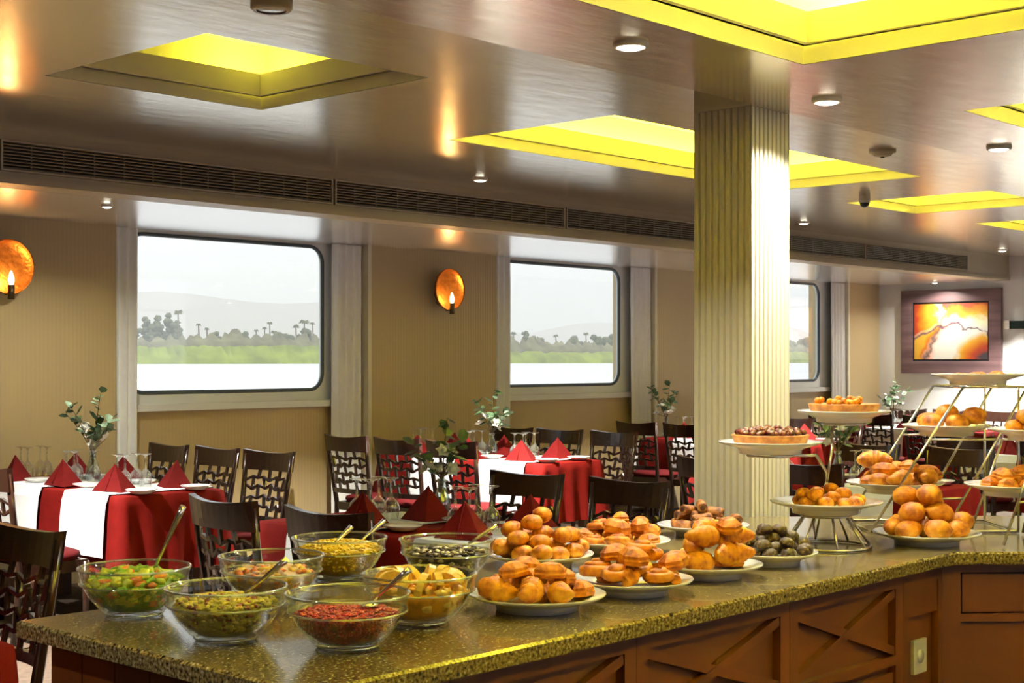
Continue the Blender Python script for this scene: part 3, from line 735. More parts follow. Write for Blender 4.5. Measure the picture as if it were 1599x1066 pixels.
def vase(p, h, seed, where):
    q = random.Random(seed)
    v = tag(MB().lathe([(.001, .002), (.036, .002), (.044, .03), (.04, .075), (.022, .125), (.018, .15), (.024, .172), (.021, .172), (.015, .15), (.019, .125), (.037, .075), (.041, .03), (.034, .006), (.001, .006)], 20).build('glass_vase', 'vase_glass', None, p), 'small clear glass bottle vase on ' + where, 'vase', 'vases on the dining tables')
    r = tag(empty('eucalyptus_spray', (p[0], p[1], p[2] + .008)), 'eucalyptus spray with white flowers on ' + where, 'flowers', 'flower sprays on the dining tables')
    for s_ in range(5):
        an = s_ * 2 * PI / 4 + q.uniform(-.4, .4); ln = h * q.uniform(.6, .95) if s_ else h; sp = q.uniform(.08, .15) if s_ else .03
        pts = []
        for i in range(7):
            z_ = (.004, .08, .162, .162 + (ln - .162) * .3, .162 + (ln - .162) * .55, .162 + (ln - .162) * .8, ln)[i]; e = max(0, z_ - .162) / (ln - .162); k_ = .005 + sp * e * (1 + e * .4)
            pts.append(Vector((math.cos(an) * k_, math.sin(an) * k_, z_ - .06 * e * e * ln)))
        st = MB().tube(pts, [.0028] * 4 + [.0022, .0018, .0012], 5).build('stem', 'stem', r)
        for k in range(9):
            t = 3.1 + 2.9 * k / 8; i = min(5, int(t)); pp = pts[i].lerp(pts[i + 1], t - i)
            o = bpy.data.objects.new('leaf', leafm[q.random() < .35]); COL.objects.link(o); o.parent = st
            o.location = pp; o.rotation_euler = (q.uniform(-.7, .7), q.uniform(-.9, .5), q.uniform(0, 2 * PI)); sc = q.uniform(.95, 1.5); o.scale = (sc,) * 3
    for k in range(6):
        o = bpy.data.objects.new('flower', flowm); COL.objects.link(o); o.parent = r
        a = (k + q.uniform(-.3, .3)) * PI / 3; fr = q.uniform(.04, .10); o.location = (fr * math.cos(a), fr * math.sin(a), .19 + .14 * q.random()); o.rotation_euler = (q.uniform(-.9, .9), q.uniform(-.9, .9), 0); o.scale = (1.15,) * 3
        MB().tube([(0, 0, .012), (.008 * math.cos(a), .008 * math.sin(a), .15), (.011 * math.cos(a), .011 * math.sin(a), .176), o.location], .0018, 5).build('flower_stalk', 'stem', r)

ZT = .75
def cloth(w, l, drop, seed):
    q = random.Random(seed); b = MB(); per = []; N = 26
    for i in range(N): per.append((-w / 2 + w * i / N, -l / 2, 0, -1))
    for i in range(N): per.append((w / 2, -l / 2 + l * i / N, 1, 0))
    for i in range(N): per.append((w / 2 - w * i / N, l / 2, 0, 1))
    for i in range(N): per.append((-w / 2, l / 2 - l * i / N, -1, 0))
    n = len(per); rows = []
    for z, amp, out in ((0, 0, .0), (-.008, 0, .006), (-.06, .003, .010), (-drop * .55, .011, .018), (-drop, .018, .026)):
        row = []
        for i, (x, y, nx, ny) in enumerate(per):
            f = (i % N) / N; c = max(0, 1 - min(f, 1 - f) * 9)
            wv = amp * math.sin(i * 2 * PI / 6.5 + seed) + out * (1 + 1.6 * c)
            if i % N == 0:
                px_, py_ = per[i - 1][2], per[i - 1][3]; row.append((x + (nx + px_) * wv * .75, y + (ny + py_) * wv * .75, z))
            else: row.append((x + nx * wv, y + ny * wv, z))
        rows.append(row)
    vv = [p for rw in rows for p in rw]
    fs = [tuple(range(n))]
    for k in range(len(rows) - 1):
        for i in range(n): fs.append((k * n + i, (k + 1) * n + i, (k + 1) * n + (i + 1) % n, k * n + (i + 1) % n))
    return b.add(vv, fs, True)
def runner(w, wid, drop):
    b = MB(); path = [(-w / 2 - .055, -drop), (-w / 2 - .047, -drop * .5), (-w / 2 - .035, -.05), (-w / 2 - .014, 0.004), (0, .004), (w / 2 + .014, .004), (w / 2 + .035, -.05), (w / 2 + .047, -drop * .5), (w / 2 + .055, -drop)]
    n = len(path); vv = [(x, y * wid / 2 * (1.0), z) for x, z in path for y in (-1, 1)]
    vv += [(x, y * wid / 2, z + (.003 if abs(x) < w / 2 + .02 else 0) ) for x, z in [(px_ * 1.004, pz) for px_, pz in path] for y in (-1, 1)]
    fs = []
    for k in range(n - 1): fs += [(2 * k, 2 * k + 1, 2 * k + 3, 2 * k + 2), (2 * n + 2 * k, 2 * n + 2 * k + 2, 2 * n + 2 * k + 3, 2 * n + 2 * k + 1)]
    return b.add(vv, fs, False)
def table(x0, x1, y0, y1, where, seats, sides, runners, seed, vase_at=None, vh=.5):
    w, l, cx, cy = x1 - x0, y1 - y0, (x0 + x1) / 2, (y0 + y1) / 2
    t = tag(empty('dining_table', (cx, cy, 0)), 'dining table hidden under burgundy cloth, ' + where, 'table', 'dining tables')
    MB().box(-w / 2 + .004, w / 2 - .004, -l / 2 + .004, l / 2 - .004, ZT - .035, ZT - .004).build('tabletop', 'table', t)
    for sx in (-1, 1):
        for sy in (-1, 1): MB().box(sx * (w / 2 - .08) - .03, sx * (w / 2 - .08) + .03, sy * (l / 2 - .08) - .03, sy * (l / 2 - .08) + .03, 0, ZT - .035).build('leg', 'table', t)
    tag(cloth(w, l, .42, seed).build('tablecloth', 'red_cloth', None, (cx, cy, ZT)), 'burgundy tablecloth hanging over the table ' + where, 'tablecloth', 'burgundy tablecloths')
    for ry, rw in runners:
        tag(runner(w, rw, .33).build('table_runner', 'white_cloth', None, (cx, ry, ZT)), 'white linen runner across the burgundy table ' + where, 'table runner', 'white table runners')
    q = random.Random(seed)
    def clear(x, y, rad):
        if vase_at:
            d = Vector((x - vase_at[0], y - vase_at[1]))
            if d.length < rad + .052:
                d = (d.normalized() if d.length > .005 else Vector((0, 1))) * (rad + .052); return vase_at[0] + d.x, vase_at[1] + d.y
        return x, y
    for sd in sides:
        for sy in seats:
            back = 'facing' if sd < 0 else 'with back to'
            bx_ = (x0 - .62) if sd < 0 else (x1 + .565)
            CH.put((bx_ - sd * .29, sy, 0), (0, 0, (0 if sd < 0 else PI) + q.uniform(-.06, .06)), 'dark openwork chair %s the painting, at table %s' % (back, where), 'chairs at table %s, %s the painting' % (where, back))
            ex = x0 + .135 if sd < 0 else x1 - .135
            NP.put((*clear(ex, sy, .10), ZT + .0075), (0, 0, (-PI / 2 if sd < 0 else PI / 2) + q.uniform(-.3, .3)), 'burgundy pyramid napkin on the table ' + where, 'napkins ' + where)
            for k in range(2):
                GL.put((*clear(ex - sd * .12, sy + .105 + .085 * k + q.uniform(-.004, .004), .038), ZT + .0075), (0, 0, 0), 'upturned wine glass on the table ' + where, 'wine glasses ' + where)
            if -sd * sy: SPL.put((*clear(ex - sd * .01, sy - .228, .086), ZT + .0075), (0, 0, 0), 'small white side plate on the table ' + where, 'side plates ' + where)
    if vase_at: vase((vase_at[0], vase_at[1], ZT + .0075), vh, seed, 'the table ' + where)
W1, W3, W5, W7 = 'under the palm window', 'under the middle window', 'under the window near the painting', 'against the painting wall'
B0, B2, B4, B6 = 'beside the counter end', 'right behind the salad bowls', 'behind the tiered stands', 'far beyond the stands'
SA = (6.98, 7.52, 8.06); RA = ((7.04, .45), (7.74, .45))
v1 = at_z(145, 752, ZT); v3 = at_z(768, 713, ZT); v2 = at_z(690, 808, ZT)
table(4.22, 4.86, 6.72, 8.34, W1, SA, (-1, 1), RA, 1, (v1.x, v1.y), .55)
table(7.54, 8.18, 6.68, 8.34, W3, SA, (-1, 1), RA, 2, (v3.x, v3.y), .52)
table(10.86, 11.50, 6.68, 8.34, W5, (6.9, 7.42, 7.94), (-1, 1), RA, 3, (11.13, 8.265), .52)
table(14.0, 14.64, 6.4, 8.0, W7, (6.75, 7.3, 7.85), (-1, 1), ((6.8, .45), (7.5, .45)), 4, (14.32, 7.58), .5)
table(1.2, 1.835, 3.45, 5.2, B0, (4.36, 4.92), (1,), ((4.1, .42),), 5)
table(4.02, 4.66, 3.70, 5.26, B2, (4.08, 4.70), (-1, 1), ((4.02, .42), (4.8, .45)), 6, (v2.x, v2.y), .47)
table(7.35, 7.99, 3.70, 5.26, B4, (4.08, 4.70), (-1, 1), ((4.08, .42), (4.8, .45)), 7, (7.72, 4.45), .45)
table(10.6, 11.24, 3.70, 5.26, B6, (4.08, 4.70), (-1, 1), ((4.08, .42), (4.8, .45)), 8, (10.95, 4.5), .45)

# ------------------------------------------------------------------ buffet counter
ZK = .90; X0C, XC, YF, YK = 1.59, 4.06, 1.945, 2.95
DL = Vector((.70710678, -.70710678)); NL = Vector((.70710678, .70710678)); LL = 1.75
inner = Vector((XC, YF)); outer_ = Vector((XC + (YK - YF) * math.tan(PI / 8), YK))
def slab(off, z0, z1, x0):
    """footprint of the bent counter, pulled in by off on the kitchen/front side"""
    yf, yk = YF + off, YK - off; tn = math.tan(PI / 8)
    i = Vector((XC + off * tn, yf)); o = Vector((outer_.x - off * tn, yk))
    w = (YK - YF) - 2 * off; e = i + DL * LL; e2 = e + NL * w
    return [(x0, yf), (i.x, i.y), (e.x, e.y), (e2.x, e2.y), (o.x, o.y), (x0, yk)]
ct = tag(empty('countertop', (X0C, YF, ZK)), 'olive speckled granite worktop bending along the buffet counter', 'countertop')
b = MB(); P = slab(0, 0, 0, X0C); Pi = slab(.006, 0, 0, X0C + .006); T_ = .036; n = 6
vv = [(x - X0C, y - YF, -T_) for x, y in P] + [(x - X0C, y - YF, -.006) for x, y in P] + [(x - X0C, y - YF, 0) for x, y in Pi]
b.add(vv, [tuple(range(n))[::-1], tuple(range(2 * n, 3 * n))] + [(r_ * n + i, r_ * n + (i + 1) % n, (r_ + 1) * n + (i + 1) % n, (r_ + 1) * n + i) for r_ in range(2) for i in range(n)])
b.build('slab', 'granite', ct)
ZU = ZK - T_ - .002
yfr = YF + .055
def fx(px): return at_Y(px, 900, yfr).x
xs_ = [X0C + .07, fx(700), fx(992), fx(1231), fx(1408), XC + .055 * math.tan(PI / 8)]
where_c = ['at the free end of the counter', 'second from the free end of the counter', 'with a crossed lattice, next to the unit beside the socket', 'with a crossed lattice, beside the wall socket', 'carrying the white socket, in the bend of the counter']
for i in range(5):
    a, c = xs_[i] + .001, xs_[i + 1] - .001; w = c - a; dpt = YK - .055 - yfr
    r = tag(empty('cabinet_unit', (a, yfr, 0)), 'mahogany cabinet unit ' + where_c[i], 'cabinet', 'mahogany cabinet units of the buffet counter')
    if i == 4:  # bend: body stops on the bisector
        MB().prism([(0, .02), (w, .02), (outer_.x - a - .06, dpt), (0, dpt)], .08, ZU).build('body', 'cabinet_panel', r)
    else: MB().box(0, w, .02, dpt, .08, ZU).build('body', 'cabinet_panel', r)
    MB().box(0, w, .05, dpt - .03, 0, .08).build('plinth', 'cabinet', r)
    sw = .042 if i < 4 else .03
    for x0, x1 in ((0, sw), (w - sw, w)): MB().box(x0, x1, -.004, .02, .08, ZU).build('stile', 'cabinet', r)
    MB().box(sw, w - sw, -.004, .02, ZU - .045, ZU).build('top_rail', 'cabinet', r)
    if i < 4:
        zl0, zl1 = ZU - .235, ZU - .045
        MB().box(sw, w - sw, -.006, .02, zl0 - .028, zl0).build('lattice_rail', 'cabinet', r)
        for k, (za, zb) in enumerate(((zl0, zl1), (zl1, zl0))):
            MB().bar((sw, .009 + .001 * k, za + (.012 if k == 0 else -.012)), (w - sw, .009 + .001 * k, zb + (-.012 if k == 0 else .012)), .020, .024).build('lattice_bar', 'cabinet', r)
        d = MB().box(sw + .006, w - sw - .006, .002, .02, .10, zl0 - .05).build('door', 'cabinet', r)
        MB().box(sw + .06, w - sw - .06, -.001, .002, .16, zl0 - .11).build('door_panel', 'cabinet_panel', d)
    else:
        MB().box(sw, w - sw, -.001, .02, ZU - .14, ZU - .045).build('rail', 'cabinet', r)
        MB().bar((sw + .006, .012, ZU - .30), (sw + .006, .012, ZU - .14), .012, .016).build('bead', 'cabinet', r)
# end panel with upright boards
r = tag(empty('end_panel', (X0C + .07, yfr, 0)), 'mahogany boarded end panel of the counter', 'panel')
nb = 7; dd = (YK - .055 - yfr)
for k in range(nb): MB().box(-.018, -.002, dd * k / nb + .002, dd * (k + 1) / nb - .002, .08, ZU).build('board', 'cabinet', r)
so = at_Y(1442, 1025, yfr); r = tag(empty('wall_socket', (so.x, yfr, so.z)), 'white square socket plate on the mahogany cabinet', 'socket')
MB().box(-.04, .04, .010, .0205, -.05, .05).build('plate', 'white_plastic', r); MB().lathe([(.02, 0), (.02, .003), (.001, .003)], 16, Matrix.Translation((0, .010, 0)) @ Matrix.Rotation(PI / 2, 4, 'X')).build('insert', 'china', r)
# units along the bent leg
base = Vector((XC + .055 * math.tan(PI / 8), yfr)); ang = -PI / 4; k0 = .004
for k in range(3):
    w = .55
    r = tag(empty('cabinet_unit', (base.x + DL.x * k0, base.y + DL.y * k0, 0), ang), ['mahogany cabinet unit with drawer and dark door just past the counter bend', 'second mahogany unit with a drawer past the counter bend', 'mahogany unit with a drawer at the far end of the bent counter'][k], 'cabinet', 'mahogany cabinet units of the buffet counter')
    MB().box(.01 if k else .45, w - .01, .03, .86, .08, ZU).build('body', 'cabinet_panel', r) if k else MB().box(.0, w - .01, .03, .40, .08, ZU).build('body', 'cabinet_panel', r)
    MB().box(0, w, .06, .4, 0, .08).build('plinth', 'cabinet', r)
    for x0, x1 in ((0, .055), (w - .05, w)): MB().box(x0, x1, 0, .03, .08, ZU).build('stile', 'cabinet', r)
    MB().box(.055, w - .05, 0, .03, ZU - .03, ZU).build('top_rail', 'cabinet', r)
    MB().box(.06, w - .055, .002, .028, ZU - .15, ZU - .035).build('drawer', 'cabinet', r)
    MB().box(.055, w - .05, 0, .03, ZU - .18, ZU - .155).build('rail', 'cabinet', r)
    MB().box(.06, w - .055, .018, .03, .1, ZU - .185).build('door', 'cabinet_panel', r)
    k0 += w + .002

# ------------------------------------------------------------------ salad bowls
def bowl_prof(R, H):
    pr = [(R * .48, .0), (R * .50, .004), (R * .62, H * .16), (R * .80, H * .40), (R * .90, H * .62), (R * .955, H * .655), (R * .955, H * .70), (R * .96, H * .86), (R * 1.0, H * .97), (R, H)]
    inn = [(R * .97, H), (R * .935, H * .86), (R * .93, H * .68), (R * .875, H * .62), (R * .775, H * .41), (R * .59, H * .19), (R * .45, .012), (.001, .010)]
    return [(.001, 0)] + pr + inn
def inner_r(R, H, z):
    pts = [(.012, .45), (.19 * H, .59), (.41 * H, .775), (.62 * H, .875), (.68 * H, .93), (H, .96)]
    for (z0, a), (z1, c) in zip(pts, pts[1:]):
        if z <= z1: return R * (a + (c - a) * max(0, z - z0) / (z1 - z0))
    return R * .96
def fill(R, H, lvl, nm, mat, parent_loc, n, size, seed, label, cat, cols, flat=1.0, dome=.012):
    """contents: a body of food following the bowl plus loose pieces on the surface and against the glass"""
    q = random.Random(seed); x, y, z = parent_loc
    r = empty(nm, (x, y, z)); tag(r, label, cat, None, 'stuff')
    b = MB(); pr = [(.001, .013)]; k = 0
    for t in (0, .2, .4, .6, .8, 1.0): zz = .013 + (lvl - .013) * t; pr.append((inner_r(R, H, zz) * .94, zz))
    rr_ = pr[-1][0]; pr += [(rr_ * .7, lvl + dome * .6), (rr_ * .35, lvl + dome), (.001, lvl + dome * 1.05)]
    b.lathe(pr, 26); b.build('mass', cols[0], r)
    for ci, c in enumerate(cols):
        b = MB()
        for k in range(n // len(cols)):
            a = q.uniform(0, 2 * PI)
            if q.random() < .5:
                rad = rr_ * .93 * math.sqrt(q.random()); zz = lvl + dome * (1 - (rad / rr_) ** 2) + size * .15
            else:
                zz = q.uniform(.03, lvl); rad = inner_r(R, H, zz) * .955 - size * .16
            s1 = size * q.uniform(.7, 1.2)
            m = Matrix.Translation((rad * math.cos(a), rad * math.sin(a), zz)) @ Matrix.Rotation(q.uniform(0, 6), 4, 'Z') @ Matrix.Rotation(q.uniform(-.9, .9), 4, 'X')
            b.blob((0, 0, 0), s1 * .55, s1 * .40, s1 * .26 * flat, 6, 4, .34, q, m)
        for v in b.v:
            v.z = max(v.z, .0125); lim = inner_r(R, H, v.z) * .985; h_ = math.hypot(v.x, v.y)
            if h_ > lim: v.x *= lim / h_; v.y *= lim / h_
        b.build('pieces', c, r)
    return rr_
MT['lettuce'] = M('green_leaf_salad', (0.20, 0.36, 0.02), .5, var=.4, scale=40)
MT['lettuce2'] = M('yellow_green_salad', (0.50, 0.52, 0.04), .5, var=.3, scale=40)
MT['pepper'] = M('orange_pepper', (0.62, 0.18, 0.02), .4, var=.2, scale=40)
MT['pickle'] = M('olive_green_salad', (0.33, 0.28, 0.035), .45, var=.3, scale=60)
MT['pickle2'] = M('yellow_salad', (0.58, 0.44, 0.05), .45, var=.3, scale=60)
MT['redbrown'] = M('dark_red_bits', (0.18, 0.03, 0.012), .4, var=.3, scale=60)
MT['beet'] = M('beetroot_red', (0.24, 0.004, 0.010), .35, var=.4, scale=70)
MT['beet2'] = M('beetroot_bright', (0.36, 0.010, 0.018), .35, var=.4, scale=70)
MT['orange'] = M('orange_flesh', (0.85, 0.36, 0.015), .4, var=.2, scale=50)
MT['orange2'] = M('orange_pith', (0.88, 0.55, 0.10), .4, var=.2, scale=50)
MT['corn'] = M('sweetcorn', (0.80, 0.49, 0.012), .35, var=.2, scale=60)
MT['corn2'] = M('sweetcorn_pale', (0.85, 0.60, 0.05), .35, var=.2, scale=60)
MT['olive'] = M('dark_olives', (0.035, 0.018, 0.018), .3, var=.4, scale=60)
MT['olive2'] = M('pale_onion', (0.55, 0.48, 0.40), .4, var=.2, scale=60)
MT['shrimp'] = M('carrot_strips', (0.75, 0.20, 0.05), .45, var=.25, scale=50)
MT['shrimp2'] = M('pink_slaw', (0.72, 0.50, 0.38), .5, var=.2, scale=50)
RB, HB_ = .125, .108
BW = [(210, 960, 'green leaf salad', ('lettuce', 'lettuce2', 'lettuce', 'lettuce2', 'lettuce2', 'lettuce', 'pepper'), .068, 260, .034, .028),
      (353, 998, 'chopped olive-yellow salad', ('pickle', 'pickle2', 'pickle2', 'pickle', 'redbrown'), .072, 620, .015, .014),
      (543, 1010, 'dark red beetroot', ('beet', 'beet2'), .068, 1000, .010, .004),
      (656, 972, 'orange slices', ('orange', 'orange2'), .070, 90, .03, .010),
      (424, 938, 'carrot and pale slaw', ('shrimp2', 'shrimp', 'orange2'), .064, 150, .022, .014),
      (530, 903, 'yellow sweetcorn', ('corn', 'corn2'), .078, 620, .012, .020),
      (698, 906, 'dark olives', ('olive', 'olive', 'olive2'), .070, 200, .020, .010)]
bowlm = MB().lathe(bowl_prof(RB, HB_), 40).mesh('glass_bowl', MT['bowl_glass']); BP = []
for i, (px, py, what, cols, lvl, n, sz, dome) in enumerate(BW):
    p = at_z(px, py, ZK); BP.append(p)
    o = bpy.data.objects.new('glass_bowl', bowlm); COL.objects.link(o); o.location = (p.x, p.y, ZK + .001)
    for R_, z_, t_ in ((RB * .99, HB_ - .001, .0028), (RB * .955, HB_ * .675, .0022), (RB * .50, .005, .003)):
        MB().tube([(R_ * math.cos(2 * PI * k / 48), R_ * math.sin(2 * PI * k / 48), z_) for k in range(48)], t_, 6, True).build('glass_rim', 'rim_glass', o)
    tag(o, 'clear glass bowl holding ' + what, 'bowl', 'glass salad bowls on the counter')
    fill(RB, HB_, lvl, ['leaf_salad', 'chopped_salad', 'beetroot_salad', 'orange_fruit', 'carrot_slaw', 'sweetcorn', 'olives'][i], None, (p.x, p.y, ZK + .001), n, sz, 20 + i, what + ' filling a glass bowl on the counter', 'food', cols, dome=dome)
def wedge_mesh():
    b = MB(); n = 8; vv = []
    for s_ in (-1, 1):
        vv.append((0, s_ * .006, 0))
        for k in range(n + 1): a = PI * k / n; vv.append((.036 * math.cos(a), s_ * .008, .036 * math.sin(a)))
    m = n + 2
    fs = [(0, k + 1, k + 2) for k in range(n)] + [(m, m + k + 2, m + k + 1) for k in range(n)] + [(k + 1, m + k + 1, m + k + 2, k + 2) for k in range(n)] + [(0, n + 1, m + n + 1, m), (0, m, m + 1, 1)]
    return b.add(vv, fs, False).mesh('orange_slice', MT['orange2'])
wm = wedge_mesh(); q = random.Random(5)
for k in range(11):
    o = bpy.data.objects.new('orange_slice', wm); COL.objects.link(o); a = 2 * PI * k / 11
    o.location = (BP[3].x + .068 * math.cos(a), BP[3].y + .068 * math.sin(a), ZK + .083); o.rotation_euler = (q.uniform(-.4, .4), q.uniform(-.5, .5), a + q.uniform(-.5, .5))
    tag(o, 'half-round orange slice standing up in its glass bowl', 'orange slice', 'orange slices in the glass bowl')
def spoon(i, px, py, tipoff, label, dd=0.0):
    p = BP[i]; d = p.x * CT + p.y * ST + dd; top = at_d(px, py, d)
    tip = Vector((p.x + tipoff[0], p.y + tipoff[1], ZK + .085)); r = tag(empty('serving_spoon', tip), label, 'spoon', 'serving spoons in the salad bowls')
    v = top - tip; dv = v.normalized()
    MB().tube([dv * .012, v * .35, v * .8, v], [.004, .0035, .0065, .0075], 8).build('handle', 'steel', r)
    MB().blob((0, 0, -.004), .022, .017, .007, 10, 6).build('spoon_bowl', 'steel', r)
spoon(0, 286, 790, (.045, .0), 'steel serving spoon standing in the green leaf salad')
spoon(1, 448, 873, (.03, -.01), 'steel serving spoon resting in the chopped olive-yellow salad')
spoon(5, 549, 822, (-.04, -.01), 'steel serving spoon leaning across the sweetcorn')
spoon(5, 600, 813, (.05, -.01), 'second steel serving spoon at the rim of the sweetcorn bowl', .1)
spoon(2, 640, 888, (.04, -.02), 'steel serving spoon standing in the beetroot')
spoon(6, 776, 820, (.055, -.01), 'steel serving spoon leaning in the olives', .05)

# ------------------------------------------------------------------ pastries
def pastry_mat(name, a, c, d): return ramp_mat(name, [(.32, a), (.48, c), (.68, d)], 30, .6, detail=4, bump=.5)
MT['golden'] = pastry_mat('golden_crust', (.26, .058, .003), (.60, .21, .006), (.80, .37, .02))
MT['deep'] = pastry_mat('deep_golden_crust', (.20, .04, .003), (.54, .165, .005), (.76, .31, .015))
MT['brown'] = pastry_mat('brown_crust', (.09, .025, .008), (.30, .10, .02), (.50, .24, .05))
MT['jam'] = M('dark_filling', (.045, .012, .008), .4)
MT['choc'] = ramp_mat('chocolate_with_sugar', [(.42, (.022, .010, .007)), (.56, (.05, .024, .016)), (.64, (.20, .15, .12)), (.76, (.5, .44, .38))], 70, .6, bump=.5)
MT['berry'] = M('glazed_berries', (.09, .009, .006), .3, var=.5, scale=60, coat=.6)
MT['tart'] = pastry_mat('tart_crust', (.28, .09, .02), (.45, .17, .03), (.60, .28, .06))
def pr_roll():
    b = MB(); q = random.Random(1); b.blob((0, 0, .026), .039, .034, .027, 14, 9, .05, q); return Proto(finish(b, 'bread_roll', 'golden', 'pastry'))
def finish(b, nm, mat, cat): o = b.build(nm, mat); o['category'] = cat; return o
def pr_croissant():
    b = MB(); pts = []; rad = []; n = 25
    for i in range(n):
        t = -1 + 2 * i / (n - 1); a = t * 1.25
        pts.append((.055 * math.sin(a), .05 * (1 - math.cos(a)) - .02, .021)); rad.append((.026 * (1 - abs(t) ** 1.8) + .006) * (1.03 if i % 4 in (1, 2) else (.90 if i % 4 == 0 else .98)))
    b.tube(pts, rad, 10); return Proto(finish(b, 'croissant', 'golden', 'pastry'))
def pr_swirl():
    b = MB(); pts = []; rad = []
    for i in range(34):
        t = i / 33; a = t * 2 * PI * 2.2; R = .042 * (1 - t * .85); pts.append((R * math.cos(a), R * math.sin(a), .014 + .022 * t)); rad.append(.014 * (1 - .2 * t))
    b.tube(pts, rad, 8); return Proto(finish(b, 'pastry_swirl', 'deep', 'pastry'))
def pr_puff():
    b = MB(); q = random.Random(2); A = [(math.cos(a) * .052, math.sin(a) * .052) for a in (0, 2.2, 4.1)]
    b.add([(x, y, z) for z, k_ in ((.002, .9), (.012, 1.0), (.016, .93), (.024, .95), (.028, .85), (.038, .55), (.042, .2)) for x, y in ((.05 * k_, 0), (.03 * k_, .027 * k_), (-.028 * k_, .03 * k_), (-.05 * k_, .004), (-.03 * k_, -.03 * k_), (.026 * k_, -.029 * k_))], [tuple(range(6))[::-1], tuple(range(36, 42))] + [(r_ * 6 + k, r_ * 6 + (k + 1) % 6, r_ * 6 + 6 + (k + 1) % 6, r_ * 6 + 6 + k) for r_ in range(6) for k in range(6)], False); return Proto(finish(b, 'puff_pastry', 'deep', 'pastry'))
def pr_filled():
    r = empty('filled_pastry_roll'); r['category'] = 'pastry'
    MB().tube([(-.042, 0, .02), (-.03, 0, .021), (.03, 0, .021), (.042, 0, .02)], [.018, .021, .021, .018], 12).build('crust', 'brown', r)
    for s_ in (-1, 1): MB().tube([(s_ * .0425, 0, .02), (s_ * .0445, 0, .02)], .011, 10).build('filling', 'jam', r)
    return Proto(r)
def pr_choc():
    b = MB(); q = random.Random(4); b.blob((0, 0, .016), .026, .024, .018, 9, 6, .1, q); return Proto(finish(b, 'chocolate_bite', 'choc', 'pastry'))
PR = dict(roll=pr_roll(), croissant=pr_croissant(), swirl=pr_swirl(), puff=pr_puff(), filled=pr_filled(), choc=pr_choc())
PMESH = {}
def serving_plate(p, R, label, sx=1.0):
    k = round(R, 3)
    if k not in PMESH:
        PMESH[k] = MB().lathe([(.001, .0), (R * .60, .0), (R * .61, .012), (R * .66, .017), (R * .97, .031), (R, .035), (R, .038), (R * .66, .022), (R * .58, .018), (.001, .018)], 40).mesh('serving_plate', MT['china'])
    o = bpy.data.objects.new('serving_plate', PMESH[k]); COL.objects.link(o); o.location = (p[0], p[1], p[2] + .001)
    tag(o, label, 'plate', 'white serving plates on the buffet'); return o
PN = dict(roll='round golden bread roll', croissant='golden croissant', swirl='golden coiled pastry swirl', puff='golden puff pastry', filled='brown pastry roll with dark filling', choc='sugar-dusted chocolate bite')
CELL = .004
PTS = {}
def surface_points(kd):
    """points on the surface of a pastry, in its own space"""
    if kd not in PTS:
        out = []
        for o in [PR[kd].root] + list(PR[kd].root.children):
            if o.type != 'MESH': continue
            me = o.data; out += [v.co.copy() for v in me.vertices]
            for f in me.polygons:
                c = f.center; vs_ = [me.vertices[i].co for i in f.vertices]; out.append(c.copy())
                for k, v in enumerate(vs_):
                    w_ = vs_[(k + 1) % len(vs_)]; m_ = (v + w_) / 2; out += [m_, (m_ + c) / 2, (v + c) / 2, v.lerp(w_, .25), v.lerp(w_, .75)]
        PTS[kd] = out
    return PTS[kd]
def plate_height(r_, R):
    t = r_ / R
    if t < .58: return .018
    if t < .66: return .018 + .004 * (t - .58) / .08
    return .022 + .016 * (t - .66) / .34 if t <= 1 else -1.0
def heap(p, R, kinds, layers, sz, hgt, seed, where, sc=1.0):
    """each piece is let down until it rests on the plate or on the pieces below"""
    q = random.Random(seed); H = {}
    for li, (rad, n, lvl) in enumerate(layers):
        for k in range(n):
            kd = kinds[q.randrange(len(kinds))]; best = None; s1 = sc * q.uniform(.92, 1.06)
            for tr in range(18 if lvl == 0 else 34):
                a = 2 * PI * (k + q.uniform(-.4, .4)) / n + li * .5; rr_ = max(0, rad * R + q.uniform(-.018, .018))
                if lvl: a = q.uniform(0, 2 * PI); rr_ = R * (rad + .1) * math.sqrt(q.random())
                rot = (q.uniform(-.2, .2), q.uniform(-.2, .2), q.uniform(0, 6.28))
                from mathutils import Euler
                mt = Euler(rot).to_matrix() * s1; cx, cy = rr_ * math.cos(a), rr_ * math.sin(a); lo, hi, far = {}, {}, 0
                for v in surface_points(kd):
                    w_ = mt @ v; x, y = w_.x + cx, w_.y + cy; c = (int(x // CELL), int(y // CELL)); far = max(far, x * x + y * y)
                    if w_.z < lo.get(c, 9): lo[c] = w_.z
                    if w_.z > hi.get(c, -9): hi[c] = w_.z
                z = max(H.get(c, plate_height(math.hypot((c[0] + .5) * CELL, (c[1] + .5) * CELL), R)) - l for c, l in lo.items())
                cost = z + max(0, math.sqrt(far) - R * .96) * 4 + .05 * (abs(rot[0]) + abs(rot[1])) * lvl * .2
                if best is None or cost < best[0]: best = (cost, z, cx, cy, rot, lo, hi)
            _, z, cx, cy, rot, lo, hi = best; z -= .0015 if lvl == 0 else .007
            for c, h_ in hi.items(): H[c] = max(H.get(c, -1), h_ + z)
            PR[kd].put((p[0] + cx, p[1] + cy, p[2] + .001 + z), rot, '%s %s' % (PN[kd], where), '%s %s' % (kd, where), s1)
